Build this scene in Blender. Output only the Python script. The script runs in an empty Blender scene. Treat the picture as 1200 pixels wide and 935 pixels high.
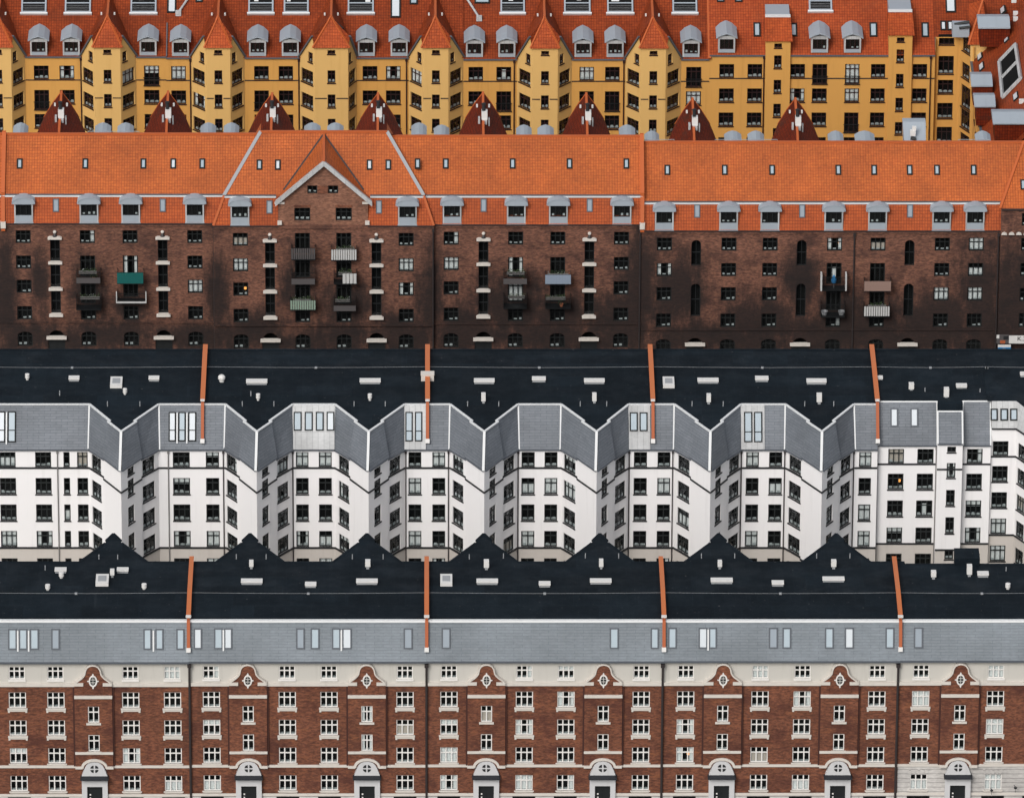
import bpy, math, random
from mathutils import Vector
RND = random.Random(11)
# ------------------------------------------------------------------ survey: camera and plane geometry
FOC, PU, PV, TH, HC = 10722.0, 500.0, 467.5, math.radians(25.0), 393.0
CT, ST = math.cos(TH), math.sin(TH)


def ray(u, v):
    a, b = (u - PU) / FOC, -(v - PV) / FOC
    return Vector((a, CT + b * ST, -ST + b * CT))


CAM = Vector((0, 0, HC))


class Pl:
    """a surveyed plane: origin o, along t, up the plane, n outward"""

    def __init__(s, o, t=(1, 0, 0), up=(0, 0, 1)):
        s.o, s.t, s.up = Vector(o), Vector(t).normalized(), Vector(up).normalized()
        s.n = s.t.cross(s.up).normalized()

    def pt(s, a, b, c=0.0):
        return s.o + s.t * a + s.up * b + s.n * c

    def hit(s, u, v, c=0.0):
        r = ray(u, v)
        q = s.o + s.n * c
        k = (q - CAM).dot(s.n) / r.dot(s.n)
        p = CAM + r * k - s.o
        return p.dot(s.t), p.dot(s.up)

    def hp(s, u, v, c=0.0):
        return s.pt(*s.hit(u, v, c), c)

    def rot(s):
        return math.atan2(s.t.y, s.t.x)


def at_y(u, v, y):
    r = ray(u, v)
    return CAM + r * (y / r.y)


def at_z(u, v, z):
    r = ray(u, v)
    return CAM + r * ((z - HC) / r.z)


# ------------------------------------------------------------------ mesh builder
class MB:
    def __init__(s):
        s.v, s.f, s.m, s.sm = [], [], [], []

    def face(s, pts, m=0, smooth=False):
        i = len(s.v)
        s.v += [Vector(p) for p in pts]
        s.f.append(tuple(range(i, i + len(pts))))
        s.m.append(m)
        s.sm.append(smooth)

    def hexa(s, p, m=0):
        for q in ((0, 1, 2, 3), (7, 6, 5, 4), (0, 4, 5, 1), (1, 5, 6, 2), (2, 6, 7, 3), (3, 7, 4, 0)):
            s.face([p[k] for k in q], m)

    def box(s, P, a0, a1, b0, b1, c0, c1, m=0):
        s.hexa([P.pt(a0, b0, c1), P.pt(a1, b0, c1), P.pt(a1, b1, c1), P.pt(a0, b1, c1),
                P.pt(a0, b0, c0), P.pt(a1, b0, c0), P.pt(a1, b1, c0), P.pt(a0, b1, c0)], m)

    def prism(s, P, poly, c0, c1, m=0, ms=None):
        s.face([P.pt(a, b, c1) for a, b in poly], m)
        s.face([P.pt(a, b, c0) for a, b in reversed(poly)], m)
        n = len(poly)
        for i in range(n):
            (a, b), (c, d) = poly[i], poly[(i + 1) % n]
            s.face([P.pt(a, b, c0), P.pt(c, d, c0), P.pt(c, d, c1), P.pt(a, b, c1)], m if ms is None else ms)

    def bar(s, p0, p1, w, h=None, m=0, upv=(0, 0, 1)):
        """oriented box between two points, half widths w (side) and h (up)"""
        h = w if h is None else h
        p0, p1 = Vector(p0), Vector(p1)
        d = (p1 - p0).normalized()
        q = Vector(upv)
        if abs(d.dot(q)) > .97:
            q = Vector((0, 1, 0))
        sd = d.cross(q).normalized()
        u = sd.cross(d).normalized()
        c = [(-w, -h), (w, -h), (w, h), (-w, h)]
        s.hexa([p0 + sd * x + u * y for x, y in c] + [p1 + sd * x + u * y for x, y in c], m)

    def tube(s, p0, p1, r, m=0, n=8, r1=None, caps=True):
        p0, p1 = Vector(p0), Vector(p1)
        r1 = r if r1 is None else r1
        d = (p1 - p0).normalized()
        q = Vector((0, 0, 1)) if abs(d.z) < .9 else Vector((1, 0, 0))
        x = d.cross(q).normalized()
        y = d.cross(x)
        A = [p0 + (x * math.cos(k * 2 * math.pi / n) + y * math.sin(k * 2 * math.pi / n)) * r for k in range(n)]
        B = [p1 + (x * math.cos(k * 2 * math.pi / n) + y * math.sin(k * 2 * math.pi / n)) * r1 for k in range(n)]
        for k in range(n):
            j = (k + 1) % n
            s.face([A[k], A[j], B[j], B[k]], m, True)
        if caps:
            s.face(A[::-1], m)
            s.face(B, m)

    def lathe(s, c, prof, m=0, n=12):
        c = Vector(c)
        for (r0, z0), (r1, z1) in zip(prof, prof[1:]):
            for k in range(n):
                a, b = 2 * math.pi * k / n, 2 * math.pi * (k + 1) / n
                P = [c + Vector((r0 * math.cos(a), r0 * math.sin(a), z0)), c + Vector((r0 * math.cos(b), r0 * math.sin(b), z0)),
                     c + Vector((r1 * math.cos(b), r1 * math.sin(b), z1)), c + Vector((r1 * math.cos(a), r1 * math.sin(a), z1))]
                if r1 < 1e-4:
                    P = P[:3]
                elif r0 < 1e-4:
                    P = P[1:]
                s.face(P, m, True)

    def strip(s, P, pts, w, c0, c1, m=0):
        """moulding of height w following a polyline (a,b) on a plane"""
        for i in range(len(pts) - 1):
            (a, b), (c, d) = pts[i], pts[i + 1]
            L = math.hypot(c - a, d - b)
            nx, ny = -(d - b) / L * w / 2, (c - a) / L * w / 2
            e = w * .12
            ax, bx = a - (c - a) / L * e, b - (d - b) / L * e
            cx, dx = c + (c - a) / L * e, d + (d - b) / L * e
            s.prism(P, [(ax - nx, bx - ny), (cx - nx, dx - ny), (cx + nx, dx + ny), (ax + nx, bx + ny)], c0, c1 + .002 * (i % 2), m)

    def wall(s, P, a0, a1, zb, zt, ops=(), m=0, md=1, rev=.2, c=0.0, deep=.8):
        """wall with real openings; zt a height or a list of (a,z); op = (a0,a1,z0,z1[,arch rise])"""
        prof = zt if isinstance(zt, list) else [(a0, zt), (a1, zt)]

        def top(a):
            for (x0, z0), (x1, z1) in zip(prof, prof[1:]):
                if x0 - 1e-6 <= a <= x1 + 1e-6:
                    return z0 + (z1 - z0) * ((a - x0) / max(x1 - x0, 1e-9))
            return prof[-1][1]
        ops = [o for o in ops if o[0] > a0 - .001 and o[1] < a1 + .001]
        ops = [(o[0], o[1], max(o[2], zb)) + tuple(o[3:]) for o in ops if o[3] > zb + .1 and o[2] < top((o[0] + o[1]) / 2) - .1]
        br = sorted(set([round(x, 4) for x in [a0, a1] + [o[0] for o in ops] + [o[1] for o in ops] + [p[0] for p in prof]]))
        for x0, x1 in zip(br, br[1:]):
            mid = (x0 + x1) / 2
            z = zb
            for o in sorted([o for o in ops if o[0] < mid < o[1]], key=lambda o: o[2]):
                if o[2] > z + 1e-4:
                    s.face([P.pt(x0, z, c), P.pt(x1, z, c), P.pt(x1, o[2], c), P.pt(x0, o[2], c)], m)
                z = max(z, o[3])
            if top(mid) > z + 1e-4:
                s.face([P.pt(x0, z, c), P.pt(x1, z, c), P.pt(x1, top(x1), c), P.pt(x0, top(x0), c)], m)
        for o in ops:
            x0, x1, z0, z1 = o[:4]
            r = o[4] if len(o) > 4 else 0
            d = c - rev
            s.face([P.pt(x0, z0, c), P.pt(x1, z0, c), P.pt(x1, z0, d), P.pt(x0, z0, d)], m)
            s.face([P.pt(x0, z0, c), P.pt(x0, z0, d), P.pt(x0, z1 - r, d), P.pt(x0, z1 - r, c)], m)
            s.face([P.pt(x1, z0, c), P.pt(x1, z1 - r, c), P.pt(x1, z1 - r, d), P.pt(x1, z0, d)], m)
            if r <= 0:
                s.face([P.pt(x0, z1, c), P.pt(x0, z1, d), P.pt(x1, z1, d), P.pt(x1, z1, c)], m)
            else:
                N = 8
                arc = [((x0 + x1) / 2 - (x1 - x0) / 2 * math.cos(math.pi * k / N), z1 - r + r * math.sin(math.pi * k / N)) for k in range(N + 1)]
                for (xa, za), (xb, zb_) in zip(arc, arc[1:]):
                    s.face([P.pt(xa, za, c), P.pt(xb, zb_, c), P.pt(xb, z1, c), P.pt(xa, z1, c)], m)
                    s.face([P.pt(xa, za, c), P.pt(xa, za, d), P.pt(xb, zb_, d), P.pt(xb, zb_, c)], m)
            # the dark room behind
            g, h = .004, d - deep
            X0, X1, Z0, Z1 = x0 - g, x1 + g, z0 - g, z1 + g
            s.face([P.pt(X0, Z0, h), P.pt(X1, Z0, h), P.pt(X1, Z1, h), P.pt(X0, Z1, h)], md)
            s.face([P.pt(X0, Z0, d), P.pt(X1, Z0, d), P.pt(X1, Z0, h), P.pt(X0, Z0, h)], md)
            s.face([P.pt(X0, Z1, d), P.pt(X0, Z1, h), P.pt(X1, Z1, h), P.pt(X1, Z1, d)], md)
            s.face([P.pt(X0, Z0, d), P.pt(X0, Z0, h), P.pt(X0, Z1, h), P.pt(X0, Z1, d)], md)
            s.face([P.pt(X1, Z0, d), P.pt(X1, Z1, d), P.pt(X1, Z1, h), P.pt(X1, Z0, h)], md)

    def mesh(s, name, mats, org=(0, 0, 0)):
        org = Vector(org)
        me = bpy.data.meshes.new(name)
        me.from_pydata([tuple(p - org) for p in s.v], [], s.f)
        for x in mats:
            me.materials.append(x)
        me.polygons.foreach_set('material_index', s.m)
        me.polygons.foreach_set('use_smooth', s.sm)
        uv = me.uv_layers.new(name='UVMap')
        flat = []
        Z = Vector((0, 0, 1))
        for f in s.f:
            pts = [s.v[k] for k in f]
            n = Vector((0, 0, 0))
            for i in range(len(pts)):
                a, b = pts[i], pts[(i + 1) % len(pts)]
                n += Vector(((a.y - b.y) * (a.z + b.z), (a.z - b.z) * (a.x + b.x), (a.x - b.x) * (a.y + b.y)))
            if n.length < 1e-12:
                n = Vector((0, 0, 1))
            n.normalize()
            if n.y > 0:
                n = -n
            h = Z.cross(n)
            if h.length < .02:
                h, up = Vector((1, 0, 0)), Vector((0, 1, 0))
            else:
                h.normalize()
                up = n.cross(h)
                if up.z < 0:
                    up = -up
            for p in pts:
                flat += [p.dot(h), p.dot(up)]
        uv.data.foreach_set('uv', flat)
        me.update()
        return me


COL = bpy.context.scene.collection


def link(name, me, parent=None, loc=(0, 0, 0), rz=0.0):
    o = bpy.data.objects.new(name, me)
    COL.objects.link(o)
    o.parent = parent
    o.location = loc
    o.rotation_euler = (0, 0, rz)
    return o


class Thing:
    def __init__(s, name, label, cat, org, group=None):
        s.org = Vector(org)
        s.e = link(name, None, None, s.org)
        s.e['label'] = label
        s.e['category'] = cat
        if group:
            s.e['group'] = group

    def part(s, name, mb, mats, parent=None):
        """a mesh built in world coordinates, hung under the thing or one of its parts"""
        if not isinstance(mats, (list, tuple)):
            mats = [mats]
        if parent is None:
            return link(name, mb.mesh(name, mats, s.org), s.e)
        po = parent['_o'] if '_o' in parent else (0, 0, 0)
        return link(name, mb.mesh(name, mats, s.org + Vector(po)), parent)


def structure(name, mb, mats):
    o = link(name, mb.mesh(name, mats if isinstance(mats, list) else [mats]))
    o['kind'] = 'structure'
    return o
# ------------------------------------------------------------------ materials
def newmat(name):
    m = bpy.data.materials.new(name)
    m.use_nodes = True
    nt = m.node_tree
    b = nt.nodes['Principled BSDF']
    return m, nt, b


def rgb(c, k=1.0):
    return (min(c[0] * k, 1), min(c[1] * k, 1), min(c[2] * k, 1), 1)


def uvmap(nt, sx=1.0, sy=1.0):
    tc = nt.nodes.new('ShaderNodeTexCoord')
    mp = nt.nodes.new('ShaderNodeMapping')
    mp.inputs['Scale'].default_value = (sx, sy, 1)
    nt.links.new(tc.outputs['UV'], mp.inputs['Vector'])
    return mp.outputs['Vector']


def noise(nt, vec, scale, detail=4, rough=.6):
    n = nt.nodes.new('ShaderNodeTexNoise')
    n.inputs['Scale'].default_value = scale
    n.inputs['Detail'].default_value = detail
    n.inputs['Roughness'].default_value = rough
    nt.links.new(vec, n.inputs['Vector'])
    return n.outputs['Fac']


def remap(nt, val, a, b, lo=0.0, hi=1.0):
    r = nt.nodes.new('ShaderNodeMapRange')
    r.interpolation_type = 'SMOOTHSTEP'
    for k, x in zip(('From Min', 'From Max', 'To Min', 'To Max'), (a, b, lo, hi)):
        r.inputs[k].default_value = x
    nt.links.new(val, r.inputs['Value'])
    return r.outputs['Result']


def mixc(nt, fac, a, b, mode='MIX'):
    n = nt.nodes.new('ShaderNodeMix')
    n.data_type = 'RGBA'
    n.blend_type = mode
    for sock, val in ((n.inputs[0], fac), (n.inputs[6], a), (n.inputs[7], b)):
        if isinstance(val, (tuple, float, int)):
            sock.default_value = val
        else:
            nt.links.new(val, sock)
    return n.outputs[2]


def bump(nt, b, h, dist, strength=1.0):
    n = nt.nodes.new('ShaderNodeBump')
    n.inputs['Distance'].default_value = dist
    n.inputs['Strength'].default_value = strength
    nt.links.new(h, n.inputs['Height'])
    nt.links.new(n.outputs['Normal'], b.inputs['Normal'])


def plain(name, c, rough=.75, var=.12, big=.25, fine=2.5, metal=0.0, spec=.4, streak=0.0, dirt=None):
    m, nt, b = newmat(name)
    v = uvmap(nt)
    col = mixc(nt, noise(nt, v, big, 5), rgb(c, 1 - var), rgb(c, 1 + var))
    col = mixc(nt, noise(nt, v, fine, 3), col, rgb(c, 1.0 - var * .3))
    if streak:
        s = remap(nt, noise(nt, uvmap(nt, 1.6, .12), 1.0, 4), .5, .75, 0, streak)
        col = mixc(nt, s, col, rgb(dirt or (c[0] * .5, c[1] * .48, c[2] * .45)))
    nt.links.new(col, b.inputs['Base Color'])
    b.inputs['Roughness'].default_value = rough
    b.inputs['Metallic'].default_value = metal
    b.inputs['Specular IOR Level'].default_value = spec
    return m


def coursed(name, c1, c2, mortar, w, h, gap, rough=.75, offset=0.0, big=.18, bumpd=.02, blotch=None, bl=(.52, .7), blk=.5, spec=.35, bscale=.35, fine=.25, warm=None):
    m, nt, b = newmat(name)
    v = uvmap(nt)
    br = nt.nodes.new('ShaderNodeTexBrick')
    br.offset = offset
    br.inputs['Scale'].default_value = 1.0
    br.inputs['Brick Width'].default_value = w
    br.inputs['Row Height'].default_value = h
    br.inputs['Mortar Size'].default_value = gap
    br.inputs['Mortar Smooth'].default_value = .6
    br.inputs['Bias'].default_value = 0
    br.inputs['Color1'].default_value = rgb(c1)
    br.inputs['Color2'].default_value = rgb(c2)
    br.inputs['Mortar'].default_value = rgb(mortar)
    nt.links.new(v, br.inputs['Vector'])
    col = mixc(nt, remap(nt, noise(nt, v, big, 5), .3, .7), col_k(nt, br.outputs['Color'], .82), col_k(nt, br.outputs['Color'], 1.14))
    col = mixc(nt, fine, col, noise_grey(nt, uvmap(nt, 1.3, 3.2), 1.6), 'OVERLAY')
    if blotch:
        f = remap(nt, noise(nt, uvmap(nt, 1, 1.6), bscale, 6, .68), bl[0], bl[1], 0, blk)
        col = mixc(nt, f, col, rgb(blotch))
    if warm:
        f = remap(nt, noise(nt, uvmap(nt, .8, 2.4), bscale * 2.3, 6, .7), .54, .74, 0, .5)
        col = mixc(nt, f, col, rgb(warm))
    nt.links.new(col, b.inputs['Base Color'])
    b.inputs['Roughness'].default_value = rough
    b.inputs['Specular IOR Level'].default_value = spec
    if bumpd:
        inv = nt.nodes.new('ShaderNodeMath')
        inv.operation = 'SUBTRACT'
        inv.inputs[0].default_value = 1.0
        nt.links.new(br.outputs['Fac'], inv.inputs[1])
        bump(nt, b, inv.outputs[0], bumpd, .6)
    return m


def col_k(nt, col, k):
    return mixc(nt, 1.0, col, (k, k, k, 1), 'MULTIPLY')


def noise_grey(nt, v, s):
    n = noise(nt, v, s, 4, .7)
    r = remap(nt, n, .25, .75, .15, .85)
    c = nt.nodes.new('ShaderNodeCombineColor')
    for k in range(3):
        nt.links.new(r, c.inputs[k])
    return c.outputs[0]


def felt_marks(m):
    nt = m.node_tree
    b = nt.nodes['Principled BSDF']
    src = b.inputs['Base Color'].links[0].from_socket
    v = uvmap(nt)
    br = nt.nodes.new('ShaderNodeTexBrick')
    br.offset = .37
    for k, x in (('Scale', 1.0), ('Brick Width', 5.3), ('Row Height', 2.1), ('Mortar Size', .012), ('Bias', -.3)):
        br.inputs[k].default_value = x
    br.inputs['Color1'].default_value = (.75, .75, .75, 1)
    br.inputs['Color2'].default_value = (1.45, 1.42, 1.38, 1)
    br.inputs['Mortar'].default_value = (1.9, 1.85, 1.8, 1)
    nt.links.new(v, br.inputs['Vector'])
    col = mixc(nt, .75, src, br.outputs['Color'], 'MULTIPLY')
    wet = remap(nt, noise(nt, uvmap(nt, .3, 1.0), .5, 5, .65), .52, .7, 0, .6)
    col = mixc(nt, wet, col, (.0035, .006, .009, 1))
    spots = remap(nt, noise(nt, v, 3.1, 2, .5), .70, .76, 0, .6)
    col = mixc(nt, spots, col, (.10, .10, .10, 1))
    drips = remap(nt, noise(nt, uvmap(nt, 1.1, .11), 1.0, 3), .66, .74, 0, .35)
    col = mixc(nt, drips, col, (.022, .028, .034, 1))
    nt.links.new(col, b.inputs['Base Color'])
    nt.links.new(remap(nt, noise(nt, v, .4, 4), .3, .7, .6, .95), b.inputs['Roughness'])


def soot_and_shade(m, blobs, dark, k=.85):
    """soot, old creeper marks and painted street shade along the base: irregular patches at fixed places on the wall (world x, z, half sizes)"""
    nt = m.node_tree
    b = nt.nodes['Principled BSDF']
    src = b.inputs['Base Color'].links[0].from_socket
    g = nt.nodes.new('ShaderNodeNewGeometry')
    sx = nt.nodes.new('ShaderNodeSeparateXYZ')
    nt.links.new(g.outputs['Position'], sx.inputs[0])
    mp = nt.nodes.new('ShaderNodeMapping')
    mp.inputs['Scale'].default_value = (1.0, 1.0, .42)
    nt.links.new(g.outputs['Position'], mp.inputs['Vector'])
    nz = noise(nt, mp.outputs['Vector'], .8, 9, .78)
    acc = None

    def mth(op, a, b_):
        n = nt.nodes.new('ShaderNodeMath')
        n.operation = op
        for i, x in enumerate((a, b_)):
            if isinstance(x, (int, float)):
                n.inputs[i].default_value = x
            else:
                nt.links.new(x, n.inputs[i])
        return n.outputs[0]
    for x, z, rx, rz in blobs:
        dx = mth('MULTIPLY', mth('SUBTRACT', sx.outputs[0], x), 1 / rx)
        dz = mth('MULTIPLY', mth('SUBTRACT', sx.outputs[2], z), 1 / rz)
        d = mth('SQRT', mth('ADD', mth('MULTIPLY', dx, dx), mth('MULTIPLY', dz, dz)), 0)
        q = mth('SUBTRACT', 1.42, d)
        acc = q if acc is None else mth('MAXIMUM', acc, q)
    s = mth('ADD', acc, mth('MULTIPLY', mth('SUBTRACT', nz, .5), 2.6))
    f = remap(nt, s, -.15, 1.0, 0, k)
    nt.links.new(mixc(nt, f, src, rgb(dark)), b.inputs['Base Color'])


def glassmat(name, tint, gloss=.06, rough=.04):
    m, nt, b = newmat(name)
    nt.nodes.remove(b)
    out = nt.nodes['Material Output']
    tr = nt.nodes.new('ShaderNodeBsdfTransparent')
    tr.inputs[0].default_value = rgb(tint)
    gl = nt.nodes.new('ShaderNodeBsdfGlossy')
    gl.inputs['Roughness'].default_value = rough
    gl.inputs['Color'].default_value = (.9, .95, 1, 1)
    fr = nt.nodes.new('ShaderNodeLayerWeight')
    pw = nt.nodes.new('ShaderNodeMath')
    pw.operation = 'POWER'
    pw.inputs[1].default_value = 4.0
    nt.links.new(fr.outputs['Facing'], pw.inputs[0])
    ad = nt.nodes.new('ShaderNodeMath')
    ad.operation = 'ADD'
    ad.inputs[1].default_value = gloss
    nt.links.new(pw.outputs[0], ad.inputs[0])
    mx = nt.nodes.new('ShaderNodeMixShader')
    nt.links.new(ad.outputs[0], mx.inputs[0])
    nt.links.new(tr.outputs[0], mx.inputs[1])
    nt.links.new(gl.outputs[0], mx.inputs[2])
    nt.links.new(mx.outputs[0], out.inputs['Surface'])
    return m


def emit(name, c, s):
    m, nt, b = newmat(name)
    b.inputs['Base Color'].default_value = rgb(c)
    b.inputs['Emission Color'].default_value = rgb(c)
    b.inputs['Emission Strength'].default_value = s
    return m


def build_mats():
    M = {}
    M['brick_red'] = coursed('red_brick', (.182, .058, .027), (.108, .036, .020), (.145, .074, .05), .23, .075, .010, .85, .5, bumpd=.004,
                             blotch=(.060, .019, .014), bl=(.46, .66), blk=.7, bscale=.3, fine=.8, warm=(.34, .125, .052))
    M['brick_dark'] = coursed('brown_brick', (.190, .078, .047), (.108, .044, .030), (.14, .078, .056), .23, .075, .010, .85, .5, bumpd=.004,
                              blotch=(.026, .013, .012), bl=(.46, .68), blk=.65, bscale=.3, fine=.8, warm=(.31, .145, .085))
    M['brick_gable'] = coursed('gable_brick', (.26, .115, .068), (.155, .068, .042), (.19, .105, .075), .23, .075, .010, .85, .5, bumpd=.004,
                               blotch=(.07, .032, .024), bl=(.46, .66), blk=.5, bscale=.2, fine=.6, warm=(.30, .135, .08))
    M['brick_shadow'] = plain('shadowed_brick', (.055, .020, .015), .9, .2, .8, 4.0)  # brick darkened to paint the shadow beside the gable bays
    M['tile_rust'] = coursed('rust_tile', (.40, .076, .018), (.31, .055, .014), (.19, .030, .009), .27, .34, .028, .6, 0, big=.3, bumpd=.03, blotch=(.20, .045, .014), bl=(.5, .72), blk=.5, bscale=.5, fine=.3, spec=.15)
    M['white_render'] = plain('white_render', (.79, .775, .77), .85, .05, .12, 1.2, streak=.18, dirt=(.50, .485, .47))
    M['beige_render'] = plain('beige_render', (.52, .48, .44), .85, .06, .15, 1.2, streak=.15)
    M['cream_render'] = plain('cream_render', (.50, .48, .44), .85, .08, .2, 1.4, streak=.2)
    M['yellow_render'] = plain('ochre_render', (.58, .30, .074), .85, .11, .16, 1.0, streak=.25, dirt=(.30, .14, .03))
    M['pale_yellow'] = plain('pale_ochre_render', (.64, .395, .135), .85, .10, .14, .9, streak=.3, dirt=(.50, .28, .08))
    M['stone'] = coursed('pale_stone', (.50, .48, .455), (.46, .44, .42), (.22, .21, .20), 40.0, .46, .03, .85, .5, bumpd=.03)
    M['slate'] = coursed('grey_slate', (.160, .184, .205), (.176, .20, .222), (.105, .124, .145), 1.6, .27, .020, .55, .5, big=.12, bumpd=.012, spec=.5, fine=.15)
    M['slate_dark'] = coursed('blue_grey_slate', (.128, .142, .160), (.148, .162, .182), (.078, .088, .10), 1.1, .27, .022, .6, .5, big=.12, bumpd=.012, spec=.4, fine=.15)
    M['tile_orange'] = coursed('orange_tile', (.45, .108, .021), (.39, .087, .0175), (.24, .050, .010), .27, .34, .028, .6, 0, big=.22, bumpd=.03,
                               blotch=(.35, .085, .018), bl=(.5, .75), blk=.35, bscale=.35, fine=.3)
    M['tile_red'] = coursed('red_tile', (.41, .080, .014), (.34, .062, .011), (.19, .031, .008), .27, .34, .028, .6, 0, big=.22, bumpd=.03, fine=.2)
    M['tile_old'] = coursed('weathered_red_tile', (.27, .049, .013), (.21, .037, .011), (.12, .020, .008), .27, .34, .028, .6, 0, big=.2, bumpd=.03,
                            blotch=(.085, .024, .012), bl=(.48, .7), blk=.4, bscale=.22, fine=.3, spec=.12)
    M['tile_moss'] = coursed('mossy_red_tile', (.150, .021, .007), (.112, .016, .006), (.055, .009, .005), .27, .34, .028, .6, 0, big=.2, bumpd=.03,
                             blotch=(.040, .024, .018), bl=(.5, .68), blk=.5, bscale=.3, fine=.3, spec=.06)
    M['tile_cap'] = plain('orange_ridge_tile', (.43, .095, .022), .6, .14, .5, 3)
    M['copper'] = plain('orange_copper_sheet', (.50, .142, .042), .5, .10, .4, 2.0, spec=.4)
    M['copper_dark'] = plain('russet_copper_sheet', (.36, .095, .035), .6, .15, .4, 2.0, spec=.3)
    M['felt'] = coursed('black_roofing_felt', (.0050, .0092, .0135), (.0064, .0112, .016), (.0095, .0145, .020), 1.0, 9.0, .018, .9, .5, big=.09, bumpd=.004,
                        blotch=(.0095, .0150, .020), bl=(.5, .75), blk=.6, bscale=.12, spec=.12, fine=.12)
    felt_marks(M['felt'])
    M['zinc'] = plain('zinc_sheet', (.31, .35, .39), .5, .10, .5, 3.0, spec=.5, streak=.15)
    M['zinc_light'] = coursed('pale_zinc_sheet', (.38, .385, .385), (.44, .445, .445), (.27, .275, .28), .55, 6.0, .02, .5, 0, bumpd=.02, fine=.12)
    M['lead'] = plain('lead_flashing', (.085, .095, .11), .6, .12, .6, 3.0)
    M['hood_slate'] = plain('dark_slate_hood', (.016, .018, .023), .8, .2, .8, 4.0)
    M['white_paint'] = plain('white_paint', (.70, .68, .65), .6, .05, .6, 3.0)
    M['stone_trim'] = plain('white_stone_trim', (.58, .54, .49), .75, .07, .6, 3.0, streak=.2)
    M['flash_white'] = plain('white_sheet_flashing', (.62, .63, .63), .5, .08, .7, 3.0)
    M['vent_white'] = plain('white_vent_sheet', (.62, .61, .59), .6, .06, .8, 4.0)
    M['vent_grey'] = plain('grey_vent_sheet', (.30, .31, .32), .6, .08, .8, 4.0)
    M['portal_grey'] = plain('grey_stucco', (.52, .52, .525), .8, .07, .5, 2.5, streak=.15)
    M['black_trim'] = plain('black_trim', (.014, .015, .017), .6, .1, .6, 3.0)
    M['frame_black'] = plain('black_window_frame', (.018, .021, .021), .5, .1, .6, 3.0)
    M['frame_brown'] = plain('brown_window_frame', (.026, .009, .009), .5, .15, .6, 3.0)
    M['frame_dark'] = plain('dark_window_frame', (.006, .008, .008), .8, .1, .6, 3.0)
    M['pipe_dark'] = plain('dark_downpipe', (.030, .024, .024), .5, .1, .6, 3.0)
    M['pipe_grey'] = plain('grey_downpipe', (.17, .165, .16), .5, .1, .6, 3.0)
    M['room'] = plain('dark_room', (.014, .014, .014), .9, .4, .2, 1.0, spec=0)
    M['curtain'] = plain('white_curtain', (.62, .62, .61), .9, .12, .8, 5.0)
    M['sill_things'] = plain('pale_window_things', (.36, .38, .38), .8, .4, 2, 6.0)
    M['curtain_beige'] = plain('beige_curtain', (.42, .36, .31), .9, .12, .8, 5.0)
    M['glass'] = glassmat('window_glass', (.90, .94, .94), .035)
    M['skyglass'] = plain('roof_window_glass', (.34, .41, .455), .12, .18, .7, 2.0, spec=.9)
    M['skyglass_white'] = plain('roof_window_blind', (.54, .58, .61), .2, .08, .7, 2.0, spec=.7)
    M['skyglass_grey'] = plain('grey_roof_window_glass', (.24, .28, .32), .2, .1, .7, 2.0, spec=.7)
    M['door_black'] = plain('black_door', (.012, .014, .015), .45, .1, .6, 3.0)
    M['rail_dark'] = plain('dark_railing', (.006, .007, .008), .5, .1, .6, 3.0)
    M['teal'] = plain('teal_canvas', (.001, .088, .080), .8, .12, .8, 4.0)
    M['slat_white'] = plain('white_slats', (.46, .46, .45), .7, .08, .8, 4.0)
    M['slat_green'] = plain('pale_green_slats', (.22, .29, .23), .7, .1, .8, 4.0)
    M['cloth_grey'] = plain('grey_canvas', (.075, .068, .068), .85, .12, .8, 4.0)
    M['cloth_blue'] = plain('pale_blue_canvas', (.21, .255, .32), .85, .08, .8, 4.0)
    M['cloth_pink'] = plain('beige_canvas', (.25, .165, .135), .85, .08, .8, 4.0)
    M['blue'] = plain('blue_cloth', (.02, .16, .36), .8, .1, .8, 4.0)
    M['pot'] = plain('terracotta', (.33, .12, .06), .8, .1, .8, 4.0)
    M['leaf'] = plain('leaf', (.045, .075, .03), .8, .3, 3, 9.0)
    M['asphalt'] = plain('asphalt', (.05, .05, .052), .9, .15, .05, .8)
    M['paving'] = coursed('paving', (.20, .19, .18), (.16, .155, .15), (.08, .08, .08), .6, .6, .03, .9, .5, bumpd=.01)
    M['ground'] = plain('ground', (.10, .105, .08), .95, .25, .03, .5)
    M['amber'] = emit('amber_lamp', (1.0, .42, .10), .8)
    return M


M = build_mats()
# ------------------------------------------------------------------ windows
LOC = Pl((0, 0, 0))          # a local facade plane: x along, z up, outward -y
STY = {
    'brick':  dict(mat='white_paint', fw=.085, mw=.112, tw=.10, tf=.36, dep=.09, rec=.07, sill=None),
    'brick2': dict(mat='white_paint', fw=.085, mw=.125, tw=.10, tf=.36, dep=.09, rec=.07, sill=None),
    'white':  dict(mat='frame_black', fw=.10, mw=.085, tw=.10, tf=.32, dep=.08, rec=.09, sill='black_trim'),
    'ware':   dict(mat='frame_dark', fw=.10, mw=.085, tw=.07, tf=.33, dep=.08, rec=.14, sill=None),
    'ochre':  dict(mat='frame_brown', fw=.09, mw=.075, tw=.07, tf=.33, dep=.08, rec=.13, sill='frame_brown'),
    'slot':   dict(mat='door_black', fw=.07, mw=.05, tw=.08, tf=.5, dep=.08, rec=.2, sill=None),
    'door':   dict(mat='frame_dark', fw=.11, mw=.10, tw=.08, tf=.25, dep=.08, rec=.14, sill=None),
    'odoor':  dict(mat='frame_brown', fw=.10, mw=.10, tw=.08, tf=.25, dep=.08, rec=.13, sill=None),
}
WC = {}


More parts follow.
